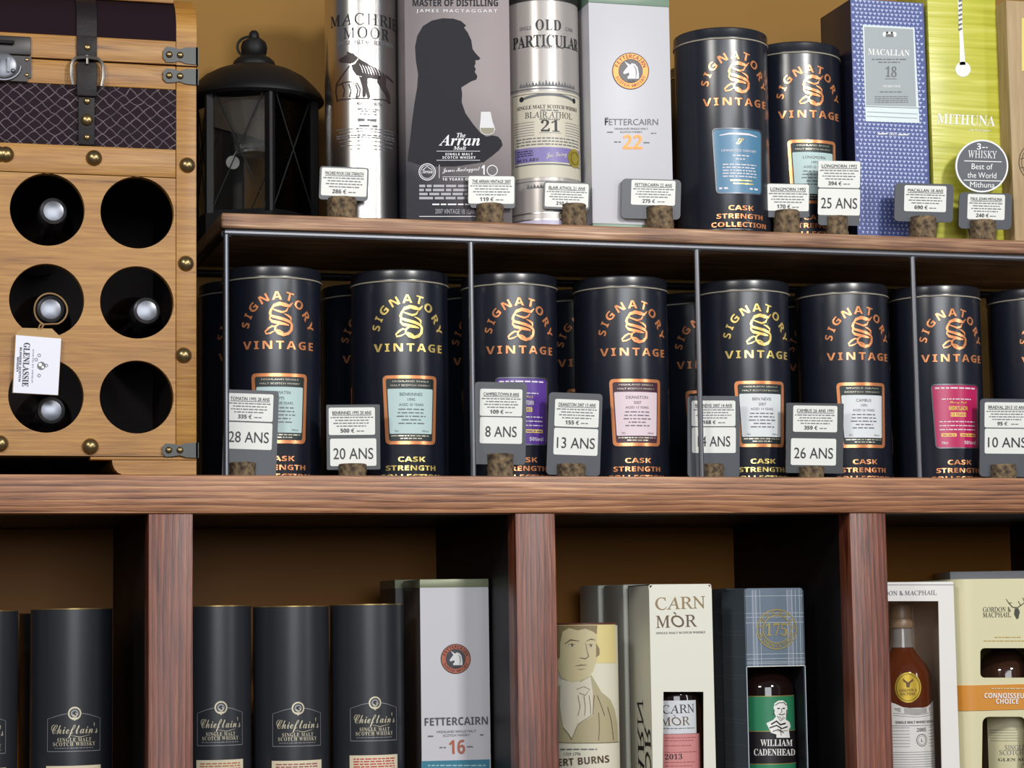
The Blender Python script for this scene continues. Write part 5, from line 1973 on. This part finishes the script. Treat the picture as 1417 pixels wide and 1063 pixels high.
B.line([(-0.037, vc(975)), (-0.028, vc(978)), (-0.018, vc(983)), (0, vc(985.5)), (0.018, vc(983)), (0.028, vc(978)), (0.037, vc(975))], 0.0075, wht, 1)
for k, py in enumerate((987, 990)):
    B.line([(-0.030, vc(py)), (0, vc(py+3)), (0.030, vc(py))], 0.0005, M_inkg, 2)
B.ctext('SINGLE MALT WHISKY DISTILLERY', 0.004, vc(1001.5), 0.0030, M_ink, 'bold', 3, 0.062)
B.rect(-0.034, vc(1005), 0.036, vc(1004.4), M_ink, 2)
B.ctext('2005', 0.006, vc(1013), 0.0044, M_ink, 'serif', 3)
B.ring(0.006, vc(1025), 0.0070, 0.0078, M_ink, 2)
B.ring(0.006, vc(1025), 0.0052, 0.0056, M_ink, 2)
B.ctext('L', 0.006, vc(1027.5), 0.0040, M_ink, 'serif', 3)
for k in range(7):
    B.rect(-0.034, vc(1007.6+k*4.4), -0.010, vc(1007+k*4.4), M_inkg, 2)
    B.rect(0.018, vc(1007.6+k*4.4), 0.036, vc(1007+k*4.4), M_inkg, 2)
for k in range(9):
    B.rect(-0.034, vc(1041.6+k*3.4), 0.036, vc(1041+k*3.4), M_inkg, 2)
B.build('label', bt, 'cyl', R=br)
B = Art(m)
sx_, sy_ = 1256.5, 951.5
B.disc(sx_, sy_, 18, mat('seal_yellow', (214, 180, 66), 0.32, 0.45), 1, ry=21)
B.ring(sx_, sy_, 15.4, 16.6, mat('darker_gold'), 3, 48, 1.16)
B.text('GORDON &', sx_-12, sy_+6, sx_+12, sy_+5.4, 3.8, mat('seal_brown', (104, 76, 26), 0.4), 'serif')
B.text('MACPHAIL', sx_-11, sy_+11, sx_+11, sy_+10.4, 3.8, mat('seal_brown'), 'serif')
B.poly([(sx_-2, sy_), (sx_-3, sy_-6), (sx_-7, sy_-9), (sx_-7, sy_-13), (sx_-4, sy_-10), (sx_, sy_-7), (sx_+4, sy_-10), (sx_+7, sy_-13), (sx_+7, sy_-9), (sx_+3, sy_-6), (sx_+2, sy_)], mat('seal_brown'), 3)
B.build('gold_seal', bt, 'cyl', R=br)

# rounded cream carton with windows and ochre band
Y0 = 0.075
xl, xf, xr = at(1324, 900, Y0+0.02).x, at(1349, 900, Y0).x, at(1436, 900, Y0).x
X = (xf+xr)/2
HF = (xr-xf)/2
RC = 0.024
HWX = HF+RC
DEP2 = 0.125
m = flatmap(X, Y0, LOWZ)
zt = at(1392, 801, Y0).z-LOWZ
o = thing('whisky_carton', 'rounded cream carton with ochre band and stag emblem, at the right edge', 'carton', (X, Y0, LOWZ), GC)
crm = mat('parchment_carton', (214, 208, 170), 0.42)


def shell_plan(t):
    q = []
    for i in range(9):
        a = PI/2*i/8
        q.append((-HF-(RC-t)*math.sin(a), RC-(RC-t)*math.cos(a)))
    for i in range(9):
        a = PI/2*i/8
        q.append((-HF-(RC-t)*math.cos(a), DEP2-RC+(RC-t)*math.sin(a)))
    return q+[(-x, y) for x, y in q[::-1]]


mb = MB()
mb.column(shell_plan(0)+shell_plan(0.0014)[::-1], 0, zt)
mb.build('shell', crm, o)
mb = MB()
w1 = [m(*q) for q in rr(1356.5, 897, 1423, 938, 6)]
w2 = [(x, max(z, 0.02)) for x, z in [m(*q) for q in rr(1359.5, 992, 1420, 1170, 9)]]
mb.panel([(-HF, 0), (HF, 0), (HF, zt), (-HF, zt)], [w1, w2], 0.0, 0.0014)
mb.build('front_face', crm, o)
mb = MB()
pl_ = shell_plan(0.0014)
mb.column(pl_, zt-0.0030, zt-0.0005)
mb.column(pl_, 0.0, 0.0012)
mb.build('end_caps', mat('carton_inside', (84, 70, 58), 0.6), o)
zb0, zb1 = m(1390, 982.5)[1], m(1390, 947.5)[1]
mb = MB()
mb.column(shell_plan(-0.0012), zb0, zb1)
mb.bm.clear()
pl2 = shell_plan(-0.0012)
ring_ = pl2+shell_plan(0.0002)[::-1]
mb.column(ring_, zb0, zb1)
mb.box(-HF, HF, -0.0012, 0.0, zb0, zb1)
mb.build('ochre_band', mat('ochre_card', (206, 138, 48), 0.42), o)
A = Art(m)
A.text('CONNOISSEURS', 1361, 966, 1426, 966.5, 6.6, M_white, 'bold', 14)
A.text('CHOICE', 1377, 974, 1408, 974, 6.6, M_white, 'bold', 14)
A.greek(1371, 1415, 953, 1.2, crm, 14, 4)
A.build('band_lettering', o, 'flat')
A = Art(m)
gk = mat('stag_ink', (70, 72, 58), 0.45)
A.text('GORDON &', 1360, 847, 1399, 846.5, 6.6, gk, 'roman')
A.text('MACPHAIL', 1360, 854.5, 1399, 854, 6.6, gk, 'roman')
A.build('maker_lettering', o, 'flat')
A = Art(m)
A.line([(1392, 829), (1396, 835), (1401, 840.5), (1408, 841), (1417, 834.5), (1424, 828)], [0.6, 1.2, 1.4, 1.4, 1.2, 0.6], gk, 2)
A.line([(1395.5, 835), (1400, 834)], 0.9, gk, 2)
A.line([(1412, 838), (1409, 832)], 0.9, gk, 2)
A.line([(1418, 834), (1415, 827)], 0.9, gk, 2)
A.poly([(1404, 842), (1409, 842), (1411, 847), (1409, 856), (1406.5, 857), (1403, 850)], gk, 2)
A.build('stag_emblem', o, 'flat')
A = Art(m)
A.greek(1376, 1412, 882, 1.2, mat('ochre_print', (190, 164, 84), 0.5), 3, 9)
A.greek(1361, 1424, 887, 1.2, mat('ochre_print'), 3, 10)
A.build('fine_print', o, 'flat')
by, br = Y0+0.058, 0.0370
bx = at(1391, 950, by).x
bt = thing('whisky_bottle', 'brown bottle seen through the windows of the ochre band carton', 'bottle', (bx, by, LOWZ+0.0014), 'bottles inside cartons')
v = lambda py: at(1391, py, by-br).z-LOWZ-0.0014
MB().lathe([(0, 0), (br-0.002, 0), (br, 0.003), (br, v(928)), (br-0.004, v(918)), (br-0.014, v(906)), (0.016, v(900)), (0.014, v(890)), (0.0135, v(850)), (0, v(850))], 48).build('glass_body', mat('brown_bottle_glass', (60, 38, 28), 0.06, 0.0, 0.8), bt)
m = cylmap(bx, by, LOWZ+0.0014, br)
vc = lambda py: m(1391, py)[1]
B = Art()
B.rect(-0.044, vc(1130), 0.044, vc(992), crm, 1)
for k in range(5):
    B.rect(-0.040, vc(1011+k*3.7), -0.004, vc(1010.4+k*3.7), M_inkg, 2)
B.text('SINGLE MALT', -0.021, vc(1038), 0.028, vc(1038), 0.0060, M_inkg, 'roman')
B.text('SCOTCH WHISKY', -0.028, vc(1045), 0.034, vc(1045), 0.0060, M_inkg, 'roman')
B.text('GLEN ALBYN', -0.030, vc(1053.5), 0.020, vc(1053), 0.0036, M_ink, 'serif')
B.ring(0.003, vc(1062), 0.0042, 0.0048, M_inkg, 2)
B.line([(0.017, vc(1024)), (0.022, vc(1012)), (0.026, vc(1000))], [0.004, 0.005, 0.002], mat('orange_flower', (206, 140, 74), 0.5), 2)
B.build('label', bt, 'cyl', R=br)
# pale grey carton behind it
Yb = 0.262
xb = at(1398, 800, Yb).x
o = thing('whisky_carton', 'pale grey carton rising behind the ochre band carton', 'carton', (xb-0.012, Yb+0.06, LOWZ), GC, math.radians(-14))
zz = at(1400, 790, Yb).z-LOWZ
MB().box(-0.055, 0.055, -0.05, 0.05, 0, zz, 0.001).build('body', mat('pale_grey_card', (216, 217, 219), 0.35), o)
